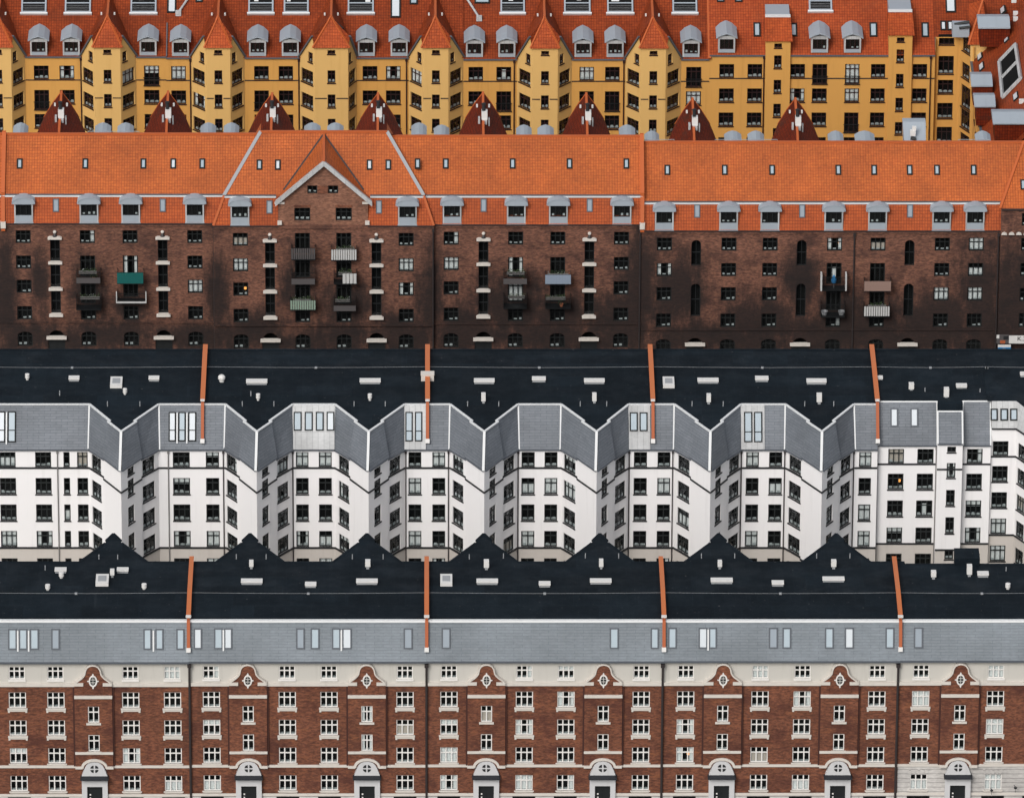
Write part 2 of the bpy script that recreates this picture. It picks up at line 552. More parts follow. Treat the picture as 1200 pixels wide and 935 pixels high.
def win_meshes(sty, w, h, cols, arch):
    key = (sty, round(w / .06), round(h / .06), cols, round(arch, 2))
    if key in WC:
        return WC[key], key
    S = STY[sty]
    fw, mw, tw, dp = S['fw'], S['mw'], S['tw'], S['dep']
    b = MB()
    x0, x1 = -w / 2, w / 2
    b.box(LOC, x0, x0 + fw, 0, h, -dp, 0)
    b.box(LOC, x1 - fw, x1, 0, h, -dp, 0)
    b.box(LOC, x0 + fw, x1 - fw, 0, fw, -dp, 0)
    b.box(LOC, x0 + fw, x1 - fw, h - fw * .8, h, -dp, 0)
    zt = h * (1 - S['tf'])
    if h > .95:
        b.box(LOC, x0 + fw, x1 - fw, zt - tw / 2, zt + tw / 2, -dp + .01, .004)
    for k in range(1, cols):
        x = x0 + w * k / cols
        b.box(LOC, x - mw / 2, x + mw / 2, fw, h - fw * .8, -dp + .02, -.004)
    # inner window board, white, with a few things standing on it
    if h > .9 and sty not in ('door', 'odoor', 'slot'):
        if sty not in ('ware',):
            b.box(LOC, x0 + fw, x1 - fw, fw - .02, fw + .03, -.42, -dp - .03, 2)
        r = random.Random(hash(key) & 65535)
        if sty in ('ware', 'ochre', 'white'):
            for k in range(cols):
                cx = x0 + w * (k + .5) / cols
                if r.random() < .9:
                    e = min(.17, w / cols * .3) * r.uniform(.7, 1.1)
                    b.box(LOC, cx - e, cx + e, fw + .05, fw + r.uniform(.16, .27), -dp - .07, -dp - .012, 2)
    me = b.mesh('window_frame', [M[S['mat']], M['curtain'], M['sill_things']])
    g = MB()
    g.face([(x0 + fw, .05, fw), (x1 - fw, .05, fw), (x1 - fw, .05, h - fw * .8), (x0 + fw, .05, h - fw * .8)])
    ge = g.mesh('pane', [M['glass']])
    WC[key] = (me, ge, {})
    return WC[key], key


def curtain_mesh(kind, w, h, store):
    if kind in store:
        return store[kind]
    b = MB()
    z1 = h - .1

    def cloth(xa, xb, za, zb):
        n = max(2, int((xb - xa) / .12))
        for i in range(n):
            a, c = xa + (xb - xa) * i / n, xa + (xb - xa) * (i + 1) / n
            ya, yb = .13 + .025 * (i % 2), .13 + .025 * ((i + 1) % 2)
            b.face([(a, ya, za), (c, yb, za), (c, yb, zb), (a, ya, zb)])
    hw = w / 2 - .1
    k = kind.split('_')[0]
    if k == 'full':
        cloth(-hw, hw, .12, z1)
    elif k == 'low':
        cloth(-hw, hw, .12, z1 * .62)
    elif k == 'up':
        cloth(-hw, hw, z1 * .62, z1)
    elif k == 'side':
        cloth(-hw, -hw * .5, .12, z1)
        cloth(hw * .6, hw, .12, z1)
    elif k == 'right':
        cloth(hw * .45, hw, .12, z1)
    elif k == 'mid':
        cloth(-hw * .3, hw * .3, .12, z1 * .8)
    store[kind] = b.mesh('curtain', [M['curtain_beige' if kind.endswith('_b') else 'curtain']])
    return store[kind]


LAMP = None


def window(T, P, a0, a1, z0, z1, sty, cols=3, arch=0.0, c=0.0, curtain=None, parent=None, lamp=None, name='window'):
    S = STY[sty]
    w, h = a1 - a0, z1 - z0
    (me, ge, cur), key = win_meshes(sty, w, h, cols, arch)
    p = P.pt((a0 + a1) / 2, z0, c - S['rec'])
    o = link(name, me, T.e if parent is None else parent, p - T.org, P.rot())
    link('pane', ge, o)
    if curtain:
        link('curtain', curtain_mesh(curtain, w, h, cur), o)
    if S['sill']:
        k = ('sill', sty, round(w / .06))
        if k not in WC:
            b = MB()
            b.box(LOC, -w / 2 - .06, w / 2 + .06, -.11, 0, -.03, S['rec'] + .07)
            WC[k] = b.mesh('sill', [M[S['sill']]])
        link('sill', WC[k], o)
    if lamp is not None:
        b = MB()
        b.lathe((lamp * w, .3, h * .38), [(0, 0), (.12, .02), (.15, .2), (.09, .34), (0, .36)], 0, 10)
        link('lamp', b.mesh('lamp', [M['amber']]), o)
    return o


def rand_curtain(p=.2):
    return RND.choice(['low', 'side', 'up', 'right', 'full', 'side', 'low_b']) if RND.random() < p else None


# ------------------------------------------------------------------ roof fittings
def pbox_px(b, P, u0, u1, v0, v1, c0, c1, m=0):
    """box on plane P covering a surveyed rectangle"""
    um, vm = (u0 + u1) / 2, (v0 + v1) / 2
    a0, a1 = P.hit(u0, vm, c1)[0], P.hit(u1, vm, c1)[0]
    b0, b1 = P.hit(um, v1, c1)[1], P.hit(um, v0, c1)[1]
    b.box(P, a0, a1, b0, b1, c0, c1, m)
    return a0, a1, b0, b1


def roof_window(T, P, u0, u1, v0, v1, glass='skyglass', frame='lead', lift=.10, bar=None, fw=.12, parent=None, base=-.05, name='roof_window'):
    um, vm = (u0 + u1) / 2, (v0 + v1) / 2
    a0, a1 = P.hit(u0, vm, lift)[0], P.hit(u1, vm, lift)[0]
    b0, b1 = P.hit(um, v1, lift)[1], P.hit(um, v0, lift)[1]
    m = MB()
    m.box(P, a0, a0 + fw, b0, b1, base, lift)
    m.box(P, a1 - fw, a1, b0, b1, base, lift)
    m.box(P, a0 + fw, a1 - fw, b0, b0 + fw, base, lift)
    m.box(P, a0 + fw, a1 - fw, b1 - fw, b1, base, lift)
    if bar:
        bb = P.hit(um, bar, lift)[1]
        m.box(P, a0 + fw, a1 - fw, bb - fw * .4, bb + fw * .4, base, lift - .004)
    o = T.part(name, m, M[frame], parent)
    g = MB()
    g.face([P.pt(a0 + fw, b0 + fw, lift - .04), P.pt(a1 - fw, b0 + fw, lift - .04), P.pt(a1 - fw, b1 - fw, lift - .04), P.pt(a0 + fw, b1 - fw, lift - .04)])
    T.part('pane', g, M[glass], o)
    return o


HOR = (1, 0, 0), (0, 1, 0)


def vent(T, P, kind, u0, u1, v0, v1):
    """roof fittings standing on the roof plane P"""
    um = (u0 + u1) / 2
    base = P.hp(um, v1)
    sc = FOC / ((base - CAM).length)
    w = (u1 - u0) / sc
    q = Pl((base.x, base.y, base.z))
    m = MB()
    if kind == 'wide':
        h = (v1 - v0) / sc * .62
        m.box(q, -w / 2, w / 2, -.1, h * .55, -.45, 0, 1)
        m.box(q, -w / 2 - .05, w / 2 + .05, h * .55, h, -.55, .08, 0)
        T.part('vent_box', m, [M['vent_white'], M['vent_grey']])
    elif kind == 'vert':
        h = (v1 - v0) / sc * .75
        m.box(q, -w / 2, w / 2, .25, h, -.5, 0, 0)
        m.box(q, -w * .28, w * .28, -.1, .25, -.45, -.05, 1)
        T.part('vent_cowl', m, [M['vent_white'], M['vent_grey']])
    elif kind == 'pot':
        h = (v1 - v0) / sc * .9
        m.lathe(base - Vector((0, 0, .1)), [(w * .3, 0), (w * .3, h * .4), (w * .5, h * .5), (w * .5, h + .1), (w * .34, h + .12), (0, h + .13)], 0, 12)
        T.part('vent_pipe', m, M['vent_white'])
    elif kind == 'pin':
        h = (v1 - v0) / sc * 1.05
        m.tube(base - Vector((0, 0, .1)), base + Vector((0, 0, h)), .045, 0)
        T.part('vent_pipe', m, M['vent_grey'])
    elif kind == 'round':
        h = (v1 - v0) / sc * .8
        m.lathe(base - Vector((0, 0, .1)), [(w * .34, 0), (w * .34, h * .5), (w * .5, h * .55), (w * .5, h * .85), (w * .3, h + .05), (0, h + .1)], 0, 14)
        T.part('vent_cowl', m, M['vent_white'])
    elif kind == 'hatch':
        dl = (v1 - v0) / sc * .8 / .47
        hh = .35
        m.box(q, -w / 2, w / 2, -.1, hh, -dl, 0, 0)
        o = T.part('roof_hatch', m, [M['vent_white']])
        g = MB()
        for k in range(4):
            g.box(q, -w * .32, w * .32, hh, hh + .03, -dl * (.2 + .15 * k + .13), -dl * (.2 + .15 * k), 0)
        T.part('hatch_grille', g, M['vent_grey'], o)
    elif kind == 'stack':
        h = (v1 - v0) / sc * .8
        m.box(q, -w / 2, w / 2, -.3, h, -.7, 0, 0)
        m.box(q, -w / 2 - .06, w / 2 + .06, h, h + .1, -.76, .06, 0)
        T.part('chimney', m, [M['vent_white']])


def downpipe(T, u, v0, v1, P, mat='pipe_dark', r=.075, c=.12):
    a, z0 = P.hit(u, v0, c)
    z1 = P.hit(u, v1, c)[1]
    m = MB()
    m.tube(P.pt(a, z0, c), P.pt(a, max(z1, .05), c), r, 0, 8)
    m.box(P, a - r * 1.7, a + r * 1.7, z0 - .35, z0, c - r, c + r * 1.6)
    return T.part('downpipe', m, M[mat])


# ------------------------------------------------------------------ dormers
def dormer(T, u, vs, y, kind, hw_body, hw_hood, back, win, parent=None):
    """vs = (hood peak, hood edge, window top, window bottom, body bottom)"""
    F = Pl((0, y, 0))
    a = F.hit(u, vs[1])[0]
    zp, ze, zwt, zwb, zb = [F.hit(u, v)[1] for v in vs]
    m = MB()
    hb = hw_body
    wt = .14 if kind == 'curve' else .17
    # cheeks, posts, apron
    ztop = ze + .1
    m.box(F, a - hb, a - hb + wt, zb, ztop, -back, 0, 0)
    m.box(F, a + hb - wt, a + hb, zb, ztop, -back, 0, 0)
    m.box(F, a - hb + wt, a + hb - wt, zb, zwb, -back, -.004, 1)
    m.box(F, a - hb + wt, a + hb - wt, zwt, ztop, -.3, -.004, 0)
    m.box(F, a - hb + wt, a + hb - wt, zwb, zwt, -.30, -.24, 2)
    if kind == 'curve':
        m.box(F, a - hb - .04, a + hb + .04, zb - .02, zb + .10, -.1, .06, 1)
    o = T.part('dormer', m, [M['zinc_light'], M['zinc'], M['room']])
    # hood
    h = MB()
    ov = .22
    if kind == 'curve':
        N = 10
        prof = [(a + hw_hood * math.cos(math.pi * (1 - k / N)), ze + (zp - ze) * (math.sin(math.pi * k / N) ** .8)) for k in range(N + 1)]
        low = [(x * .94 + a * .06, z - .09) for x, z in prof]
    else:
        prof = [(a - hw_hood, ze), (a - hw_hood * .55, ze + (zp - ze) * .62), (a, zp), (a + hw_hood * .55, ze + (zp - ze) * .62), (a + hw_hood, ze)]
        low = [(x, z - .12) for x, z in prof]
    h.prism(F, prof + low[::-1], -back - .2, ov, 0, 0)
    if kind == 'curve':
        h.face([F.pt(x, z, ov - .05) for x, z in [(a - hw_hood * .9, ze - .1)] + low[1:-1] + [(a + hw_hood * .9, ze - .1)]], 0)
    T.part('hood', h, M['zinc'], o)
    # frame and glass
    fw = .09
    f = MB()
    x0, x1 = a - hb + wt, a + hb - wt
    f.box(F, x0, x0 + fw, zwb, zwt, -.16, -.08)
    f.box(F, x1 - fw, x1, zwb, zwt, -.16, -.08)
    f.box(F, x0 + fw, x1 - fw, zwb, zwb + fw, -.16, -.08)
    f.box(F, x0 + fw, x1 - fw, zwt - fw, zwt, -.16, -.08)
    for k in (1, 2):
        x = x0 + (x1 - x0) * k / 3
        f.box(F, x - .035, x + .035, zwb + fw, zwt - fw, -.15, -.09)
    for k in range(3):
        if RND.random() < .75:
            x = x0 + (x1 - x0) * (k + .5) / 3 + RND.uniform(-.05, .05)
            f.box(F, x - .11, x + .11, zwb + fw + .03, zwb + fw + RND.uniform(.14, .3), -.22, -.17, 1)
    T.part('window_frame', f, [M[win], M['sill_things']], o)
    g = MB()
    g.face([F.pt(x0 + fw, zwb + fw, -.12), F.pt(x1 - fw, zwb + fw, -.12), F.pt(x1 - fw, zwt - fw, -.12), F.pt(x0 + fw, zwt - fw, -.12)])
    T.part('pane', g, M['glass'], o)
    return o


# ------------------------------------------------------------------ balconies
def balcony(T, P, u0, u1, v0, v1, front, mat, depth=1.15, c=0.0):
    C = c + depth
    a0, zt = P.hit(u0, v0, C)
    a1, zb = P.hit(u1, v1, C)
    m = MB()
    m.box(P, a0, a1, zb - .12, zb, c, C)
    o = T.part('balcony', m, M['rail_dark'])
    r = MB()
    for x0, x1, y0, y1 in ((a0, a1, C - .05, C - .01), (a0, a0 + .04, c + .02, C - .05), (a1 - .04, a1, c + .02, C - .05)):
        r.box(P, x0, x1, zt - .05, zt, y0, y1)
        r.box(P, x0, x1, zb + .06, zb + .10, y0, y1)
    n = int((a1 - a0) / .13)
    for k in range(n + 1):
        x = a0 + .02 + (a1 - a0 - .04) * k / n
        r.box(P, x - .012, x + .012, zb + .10, zt - .05, C - .042, C - .018)
    for k in range(1, 9):
        y = c + .02 + (depth - .1) * k / 9
        for x in (a0 + .02, a1 - .02):
            r.box(P, x - .012, x + .012, zb + .10, zt - .05, y - .012, y + .012)
    T.part('railing', r, M['rail_dark'], o)
    if front:
        s = MB()
        if front == 'slats':
            n = max(6, int((a1 - a0) / .22))
            for k in range(n):
                w = (a1 - a0) / n
                s.box(P, a0 + w * k + .03, a0 + w * (k + 1) - .03, zb + .02, zt - .02, C, C + .03)
        elif front == 'half':
            x0 = a0 + (a1 - a0) * .38
            n = 4
            for k in range(n):
                w = (a1 - x0) / n
                s.box(P, x0 + w * k + .03, x0 + w * (k + 1) - .03, zb + .02, zt - .02, C, C + .03)
        elif front == 'sides':
            for x0, x1 in ((a0, a0 + .12), (a1 - .12, a1)):
                s.box(P, x0 - .02, x1 + .02, zb - .1, zt + .25, c + .3, C + .02)
        elif front == 'edge':
            s.box(P, a0 - .1, a1 + .1, zb - .02, zb + .16, C, C + .06)
            s.box(P, a0 - .1, a0, zb + .16, zt + .2, C - .1, C)
            s.box(P, a1, a1 + .1, zb + .16, zt + .2, C - .1, C)
        elif front == 'low':
            s.box(P, a0, a1, zb - .1, zb + (zt - zb) * .45, C, C + .03)
        else:
            n = 9
            for k in range(n):
                w = (a1 - a0) / n
                s.box(P, a0 + w * k, a0 + w * (k + 1) - .004, zb - .02, zt - .02, C, C + .03 + .012 * (k % 2))
        T.part('screen', s, M[mat], o)
    return P, a0, a1, zb, zt, C, o


def plant(P, a, z, c, h, label, group='potted plants on the brown balconies', r=.28, leaf='leaf'):
    T = Thing('potted_plant', label, 'plant', P.pt(a, z, c), group)
    b = MB()
    b.lathe(P.pt(a, z, c), [(0, 0), (r * .5, 0), (r * .7, .28), (r * .75, .3), (r * .6, .3), (0, .27)], 0, 12)
    T.part('pot', b, M['pot'])
    f = MB()
    q = random.Random(int(a * 100 + z * 7))
    for k in range(90):
        th, rr, zz = q.uniform(0, 6.28), r * 1.3 * q.random() ** .5, .28 + (h - .28) * q.random()
        p = P.pt(a, z, c) + Vector((rr * math.cos(th), rr * math.sin(th), zz))
        d = Vector((q.uniform(-1, 1), q.uniform(-1, 1), q.uniform(-.2, 1))).normalized()
        e = d.cross(Vector((q.random(), q.random(), q.random()))).normalized()
        L, W = q.uniform(.09, .16), q.uniform(.035, .06)
        f.face([p, p + d * L * .5 + e * W, p + d * L, p + d * L * .5 - e * W])
    T.part('foliage', f, M[leaf])


def flower_box(T, P, a0, a1, zb, zt, C, parent):
    q = random.Random(int(a0 * 31 + zb * 7))
    x0 = a0 + q.uniform(.05, .5)
    x1 = a1 - q.uniform(.05, .7)
    b = MB()
    b.box(P, x0, x1, zt - .22, zt + .02, C - .30, C - .06)
    o = T.part('flower_box', b, M['pipe_grey'], parent)
    f = MB()
    for k in range(110):
        p = P.pt(q.uniform(x0, x1), zt + q.uniform(.0, .38) * q.random() ** .4, C - q.uniform(.02, .34))
        d = Vector((q.uniform(-1, 1), q.uniform(-1, 1), q.uniform(-.2, 1))).normalized()
        e = d.cross(Vector((q.random(), q.random(), q.random()))).normalized()
        L, W = q.uniform(.08, .16), q.uniform(.03, .06)
        f.face([p, p + d * L * .5 + e * W, p + d * L, p + d * L * .5 - e * W], 1 if q.random() < .12 else 0)
    T.part('foliage', f, [M['leaf'], M['sill_things']], parent)
# ------------------------------------------------------------------ front row: red brick houses with curved gables
Y4 = 752.0
F4 = Pl((0, Y4, 0))
G4 = 'red brick houses of the front row'


def roof_planes(yf, vf, v_ridge, uref, k):
    """two shallow roof planes meeting at the surveyed ridge; front edge at y=yf seen at vf"""
    zf = at_y(uref, vf, yf).z
    P = Pl((0, yf, zf), (1, 0, 0), (0, 1, k))
    r = P.hp(uref, v_ridge)
    Q = Pl((0, r.y, r.z), (1, 0, 0), (0, 1, -k))
    return zf, P, r.y, r.z, Q


def poly_between(mb, P, pts, m=0):
    mb.face(pts, m)


HOUSES4 = [
    (-45, 222, .7, [-18, 21, 66, 153.6, 202.5], [110], 'front row brick house with one gable at the left edge, under a triple roof window'),
    (222, 500, 0, [248, 336.8, 385.7, 474.6], [291, 430], 'brick house with two gables, between the two leftmost orange parapets of the front row'),
    (500, 777, -.3, [526, 614.3, 663, 751], [570, 706.7], 'two-gabled brick house with a mostly unbroken slate slope, near the middle of the front row'),
    (777, 1053, -.6, [803, 890, 939.3, 1026.7], [846.5, 983], 'two-gabled brick house with four separate single roof windows and one double above'),
    (1053, 1250, -1.0, [1078, 1165.5, 1214], [1124], 'brick house with a pale stone ground floor at the right end of the front row'),
]
WHITE4 = {(386, 'A'): 'low', (526, 'C'): 'full', (614, 'D'): 'full', (202, 'T'): 'full', (663, 'T'): 'up', (890, 'T'): 'full', (1165, 'T'): 'full',
          (1165, 'B'): 'full', (1078, 'A'): 'full', (939, 'A'): 'side', (248, 'B'): 'up', (803, 'B'): 'side', (803, 'C'): 'side', (526, 'B'): 'up',
          (1165, 'D'): 'full', (614, 'B'): 'side', (337, 'D'): 'low', (153, 'C'): 'side', (663, 'A'): 'side', (475, 'B'): 'right', (939, 'D'): 'low', (475, 'T'): 'side'}
RW4 = [(9.5, 19.6, 'b'), (22, 32, 'b'), (35, 45.4, 'b'), (60, 70, 'g'), (168, 177.6, 'b'), (182, 191.5, 'b'), (206.6, 216, 'b'), (227, 236.6, 'w'),
       (250.8, 261, 'b'), (262.5, 272, 'w'), (347, 357, 'g'), (364, 374.3, 'b'), (389, 399, 'b'), (401, 412, 'w'), (473, 483.5, 'g'), (517.5, 528, 'g'),
       (714.6, 725, 'b'), (762.5, 772, 'b'), (783, 793, 'b'), (818.7, 829, 'w'), (830.7, 840, 'b'), (901, 911.5, 'g'), (917, 927, 'b'), (966.7, 977, 'b'),
       (990, 1000.5, 'w'), (1037.7, 1048, 'b'), (1071, 1081.6, 'g')]
V4 = [('wide', 64.7, 77.3, 664, 671.5), ('pot', 69, 75, 669, 677), ('pot', 53, 59, 683.5, 691), ('hatch', 112, 127, 672.5, 687), ('vert', 129, 134, 664.5, 677),
      ('wide', 137.5, 150, 664, 671.5), ('pot', 166, 172, 682.5, 690), ('pin', 52, 54, 662, 668), ('pin', 115, 117, 649.5, 655), ('pin', 137, 139, 649.5, 655),
      ('wide', 283, 307, 677, 685), ('vert', 292, 297, 654, 667), ('wide', 358, 370, 681, 688.5), ('vert', 428, 434, 653, 667), ('wide', 418, 442, 677, 685),
      ('hatch', 516, 530, 672.5, 687), ('vert', 567, 573, 652.5, 668), ('wide', 559, 583, 677, 685), ('wide', 632, 644.5, 680, 688), ('vert', 702, 707, 652, 667),
      ('wide', 692, 716, 677, 684.5), ('vert', 841, 846, 654, 667), ('wide', 833.5, 858, 676, 684), ('vert', 974, 980, 653, 667), ('wide', 964.5, 989, 675, 682),
      ('wide', 905, 918, 679, 687), ('vert', 1091, 1097, 666, 679), ('vert', 1133, 1139, 657, 676), ('wide', 1146, 1158, 668, 676.5), ('pot', 1178, 1184, 682, 690),
      ('pin', 276, 278, 649, 655), ('pin', 311, 313, 649, 655), ('pin', 412, 414, 649, 655), ('pin', 448, 450, 649, 655), ('pin', 549, 551, 649, 655),
      ('pin', 589, 591, 648, 654), ('pin', 685, 687, 648, 654), ('pin', 724, 726, 648, 654), ('pin', 821, 823, 648, 654), ('pin', 860, 862, 648, 654),
      ('pin', 956, 958, 648, 654), ('pin', 995, 997, 648, 654), ('pin', 1178, 1180, 664, 669)]
PEAK4 = [133, 293, 430, 567, 703, 842, 980]
HALF4 = [(-40, 658.5), (-9.5, 636), (-8.5, 633), (0, 625), (8.5, 633), (9.5, 636), (40, 658.5)]
YE4 = Y4 + 1.05
ZF4, RP4, YR4, ZR4, RQ4 = roof_planes(YE4, 727.5, 696, 430, .05)
# back outline of the whole row on the back roof plane
back4 = [(-60, 658.5)]
for p in PEAK4:
    back4 += [(p + du, v) for du, v in HALF4]
back4 += [(1060, 658.5), (1061, 661), (1260, 661)]
back4 = [RQ4.hp(u, v) for u, v in back4]


def cut(pts, x0, x1):
    """part of an outline (by x) between two parapets"""
    out = []
    for a, b in zip(pts, pts[1:]):
        if b.x <= x0 or a.x >= x1:
            continue
        A, B = a, b
        if a.x < x0:
            A = a.lerp(b, (x0 - a.x) / (b.x - a.x))
        if b.x > x1:
            B = a.lerp(b, (x1 - a.x) / (b.x - a.x))
        if not out or (out[-1] - A).length > 1e-4:
            out.append(A)
        if (out[-1] - B).length > 1e-4:
            out.append(B)
    return out


def row4():
    for hi, (u0, u1, dv, cols, gabs, label) in enumerate(HOUSES4):
        def X(u, v=850, c=0):
            return F4.hit(u, v, c)[0]

        def Z(v, c=0):
            return F4.hit(500, v + dv, c)[1]
        x0, x1 = X(u0), X(u1)
        T = Thing('apartment_house', label, 'house', ((x0 + x1) / 2, Y4 + 5, 0), G4)
        zb_band, zstr, zcor, zeave = Z(929.5), Z(897), Z(801), Z(776)
        rows = {'A': (Z(828.6), Z(810.3)), 'B': (Z(861), Z(843)), 'C': (Z(893.6), Z(875.6)), 'D': (Z(926), Z(908))}
        ww = X(20.3) - X(0)
        stone = hi == 4
        ops, wins = [], []
        for u in cols:
            xc = X(u)
            for r in 'ABCD':
                z0, z1 = rows[r]
                ops.append((xc - ww / 2, xc + ww / 2, z0, z1))
                wins.append((u, r, xc - ww / 2, xc + ww / 2, z0, z1))
        # main walls between the projecting gable bays
        gx = [(X(g - 22), X(g + 22)) for g in gabs]
        w = MB()
        lower = MB()
        base = MB()
        hole = [(X(g - 14), X(g + 14)) for g in gabs]
        for ha, hb in hole:
            lower.wall(F4, ha, hb, Z(911), zstr, (), 0, 1)
        edges = [x0] + [e for p in gx for e in p] + [x1]
        for k in range(0, len(edges), 2):
            w.wall(F4, edges[k], edges[k + 1], zstr, zcor, ops, 0, 1, .16)
        px = [(X(g - 14), X(g + 14)) for g in gabs]
        pe = [x0] + [e for p in px for e in p] + [x1]
        for k in range(0, len(pe), 2):
            lower.wall(F4, pe[k], pe[k + 1], zb_band, zstr, ops, 0, 1, .16)
        bops = []
        bw = X(27) - X(0)
        for u in cols:
            bops.append((X(u) - bw / 2, X(u) + bw / 2, .35, Z(933.0, .1)))
        for k in range(0, len(pe), 2):
            base.wall(F4, pe[k], pe[k + 1], -.3, zb_band, bops, 0, 1, .3, .1)
        wo = T.part('wall', w, [M['brick_red'], M['room']])
        T.part('ground_floor_wall', lower, [M['stone' if stone else 'brick_red'], M['room']])
        T.part('basement_wall', base, [M['stone'], M['room']])
        for o in bops:
            window(T, F4, o[0], o[1], max(o[2], .3), o[3], 'ware', 3, c=.0, name='basement_window')
        # attic storey
        at = MB()
        aops = []
        aw = X(18.8) - X(0)
        for u in cols:
            xc = X(u)
            aops.append((xc - aw / 2, xc + aw / 2, Z(795.2, -.1), Z(780.4, -.1)))
        at.wall(F4, x0, x1, zcor, zeave, aops, 0, 1, .12, -.1)
        T.part('attic_wall', at, [M['cream_render'], M['room']])
        for u, o in zip(cols, aops):
            q = window(T, F4, *o, 'brick2', 3, c=-.1, curtain=WHITE4.get((int(u), 'T')) or (rand_curtain(.08)))
            s = MB()
            s.box(F4, o[0] - .06, o[1] + .06, o[2] - .17, o[2], -.12, .03)
            T.part('window_sill', s, M['white_paint'])
        for u, r, a0, a1, z0, z1 in wins:
            q = window(T, F4, a0, a1, z0, z1, 'brick', 3, curtain=WHITE4.get((int(u), r)) or (rand_curtain(.10)),
                       lamp=(.2 if (int(u), r) == (803, 'C') else None))
            s = MB()
            h = {'A': .33, 'B': .33, 'C': .2, 'D': .18}[r]
            s.box(LOC, -(a1 - a0) / 2 - .12, (a1 - a0) / 2 + .12, -h * .45, .0, -.07, .16)
            s.box(LOC, -(a1 - a0) / 2 - .03, (a1 - a0) / 2 + .03, -h, -h * .45, -.07, .10)
            if r in 'AB':
                for e in (-1, 1):
                    s.box(LOC, e * (a1 - a0) / 2 - .09, e * (a1 - a0) / 2 + .09, -h - .1, -h * .45, -.07, .125)
            link('sill', s.mesh('sill', [M['stone_trim']]), q, (0, -.07, 0))
        # cornice and bands
        b = MB()
        for k in range(0, len(edges), 2):
            b.box(F4, edges[k], edges[k + 1], Z(803), Z(799.6), -.1, .16)
        T.part('cornice', b, M['stone_trim'])
        b = MB()
        for k in range(0, len(pe), 2):
            b.box(F4, pe[k], pe[k + 1], Z(898.2), Z(895.6), .0, .12)
            b.box(F4, pe[k], pe[k + 1], Z(931.3), Z(928.6), .08, .17)
        T.part('band', b, M['stone_trim'])
        # brick lintels over the ground floor windows
        b = MB()
        for u in cols:
            xc = X(u)
            for e in (-.75, -.38, 0, .38, .75):
                b.prism(F4, [(xc + e - .08, Z(907.4)), (xc + e + .08, Z(907.4)), (xc + e * 1.12 + .10, Z(902)), (xc + e * 1.12 - .10, Z(902))], .0, .05)
        T.part('window_lintel', b, M['stone' if stone else 'brick_red'])
        # gabled bays
        for g, (ga, gb) in zip(gabs, gx):
            C = .28
            xc = X(g)
            gw = X(13.2) - X(0)
            m = MB()
            gops = [(xc - gw / 2, xc + gw / 2, Z(846, C), Z(827, C)), (xc - gw / 2, xc + gw / 2, Z(879.5, C), Z(860.2, C))]
            zt = Z(801.5, C)
            m.wall(F4, ga, gb, zstr, zt, gops, 0, 1, .16, C)
            for x in (ga, gb):
                m.face([F4.pt(x, zstr, 0), F4.pt(x, zstr, C), F4.pt(x, zt, C), F4.pt(x, zt, 0)], 0)
            out = [(-20, 799.3), (-16.8, 797), (-13.4, 794.6), (-10.9, 792.1), (-9.3, 789.6), (-8.9, 787.2), (-8.1, 784), (-6.2, 781.3), (-3.4, 779.7), (0, 779.1)]
            out = out + [(-u, v) for u, v in out[::-1][1:]]
            pts = [(xc + X(u) - X(0), Z(v, C)) for u, v in out]
            m.prism(F4, [(ga + .01, zt + .003), (gb - .01, zt + .003)] + pts[::-1], -.12, C)
            go = T.part('gable_bay', m, [M['brick_red'], M['room']])
            k = MB()
            k.strip(F4, [(xc + (a - xc) * 1.012, b + .03) for a, b in pts], .11, -.16, C + .10)
            for e in (-1, 1):
                k.box(F4, xc + e * (X(16.7) - X(0)) - .42, xc + e * (X(16.7) - X(0)) + .42, Z(802.6, C), Z(799.2, C), -.1, C + .13)
            T.part('coping', k, M['stone_trim'], go)
            k = MB()
            k.box(F4, ga - .02, gb + .02, Z(817.3, C), Z(814, C), C, C + .14)
            k.box(F4, ga - .02, gb + .02, Z(882.6, C), Z(880, C), C, C + .12)
            T.part('band', k, M['stone_trim'], go)
            # pilaster strips beside the cartouche
            k = MB()
            for e in (-1, 1):
                k.box(F4, xc + e * 1.0 - .06, xc + e * 1.0 + .06, Z(812, C), Z(803.5, C), C, C + .05)
            k.box(F4, xc - 1.0, xc + 1.0, Z(812.6, C), Z(811.4, C), C, C + .05)
            T.part('brick_panel', k, M['brick_red'], go)
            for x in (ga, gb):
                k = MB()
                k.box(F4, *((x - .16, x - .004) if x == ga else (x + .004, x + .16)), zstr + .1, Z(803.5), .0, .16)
                T.part('recess_shadow', k, M['brick_shadow'], go)  # dark strip standing in for the shadow along the bay edge
            # oval window
            zc = Z(797, C)
            rx, rz = .27, .44
            k = MB()
            N = 20
            ring = [(xc + rx * math.cos(t * 2 * math.pi / N), zc + rz * math.sin(t * 2 * math.pi / N)) for t in range(N)]
            big = [(xc + (rx + .12) * math.cos(t * 2 * math.pi / N), zc + (rz + .14) * math.sin(t * 2 * math.pi / N)) for t in range(N)]
            for t in range(N):
                s = (t + 1) % N
                k.prism(F4, [ring[t], ring[s], big[s], big[t]], C - .02, C + .09)
            for dx, dz, sx, sz in ((0, rz + .2, .08, .14), (0, -rz - .22, .08, .16), (rx + .18, 0, .1, .07), (-rx - .18, 0, .1, .07)):
                k.prism(F4, [(xc + dx - sx, zc + dz), (xc + dx, zc + dz - sz), (xc + dx + sx, zc + dz), (xc + dx, zc + dz + sz)], C - .02, C + .085)
            for e in (0,):
                k.box(F4, xc + e - .018, xc + e + .018, zc - rz * .9, zc + rz * .9, C + .02, C + .05)
            for e in (-.14, .14):
                k.box(F4, xc - rx * .9, xc + rx * .9, zc + e - .018, zc + e + .018, C + .02, C + .052)
            oo = T.part('oval_window', k, M['white_paint'], go)
            k = MB()
            k.prism(F4, ring, C - .02, C + .025)
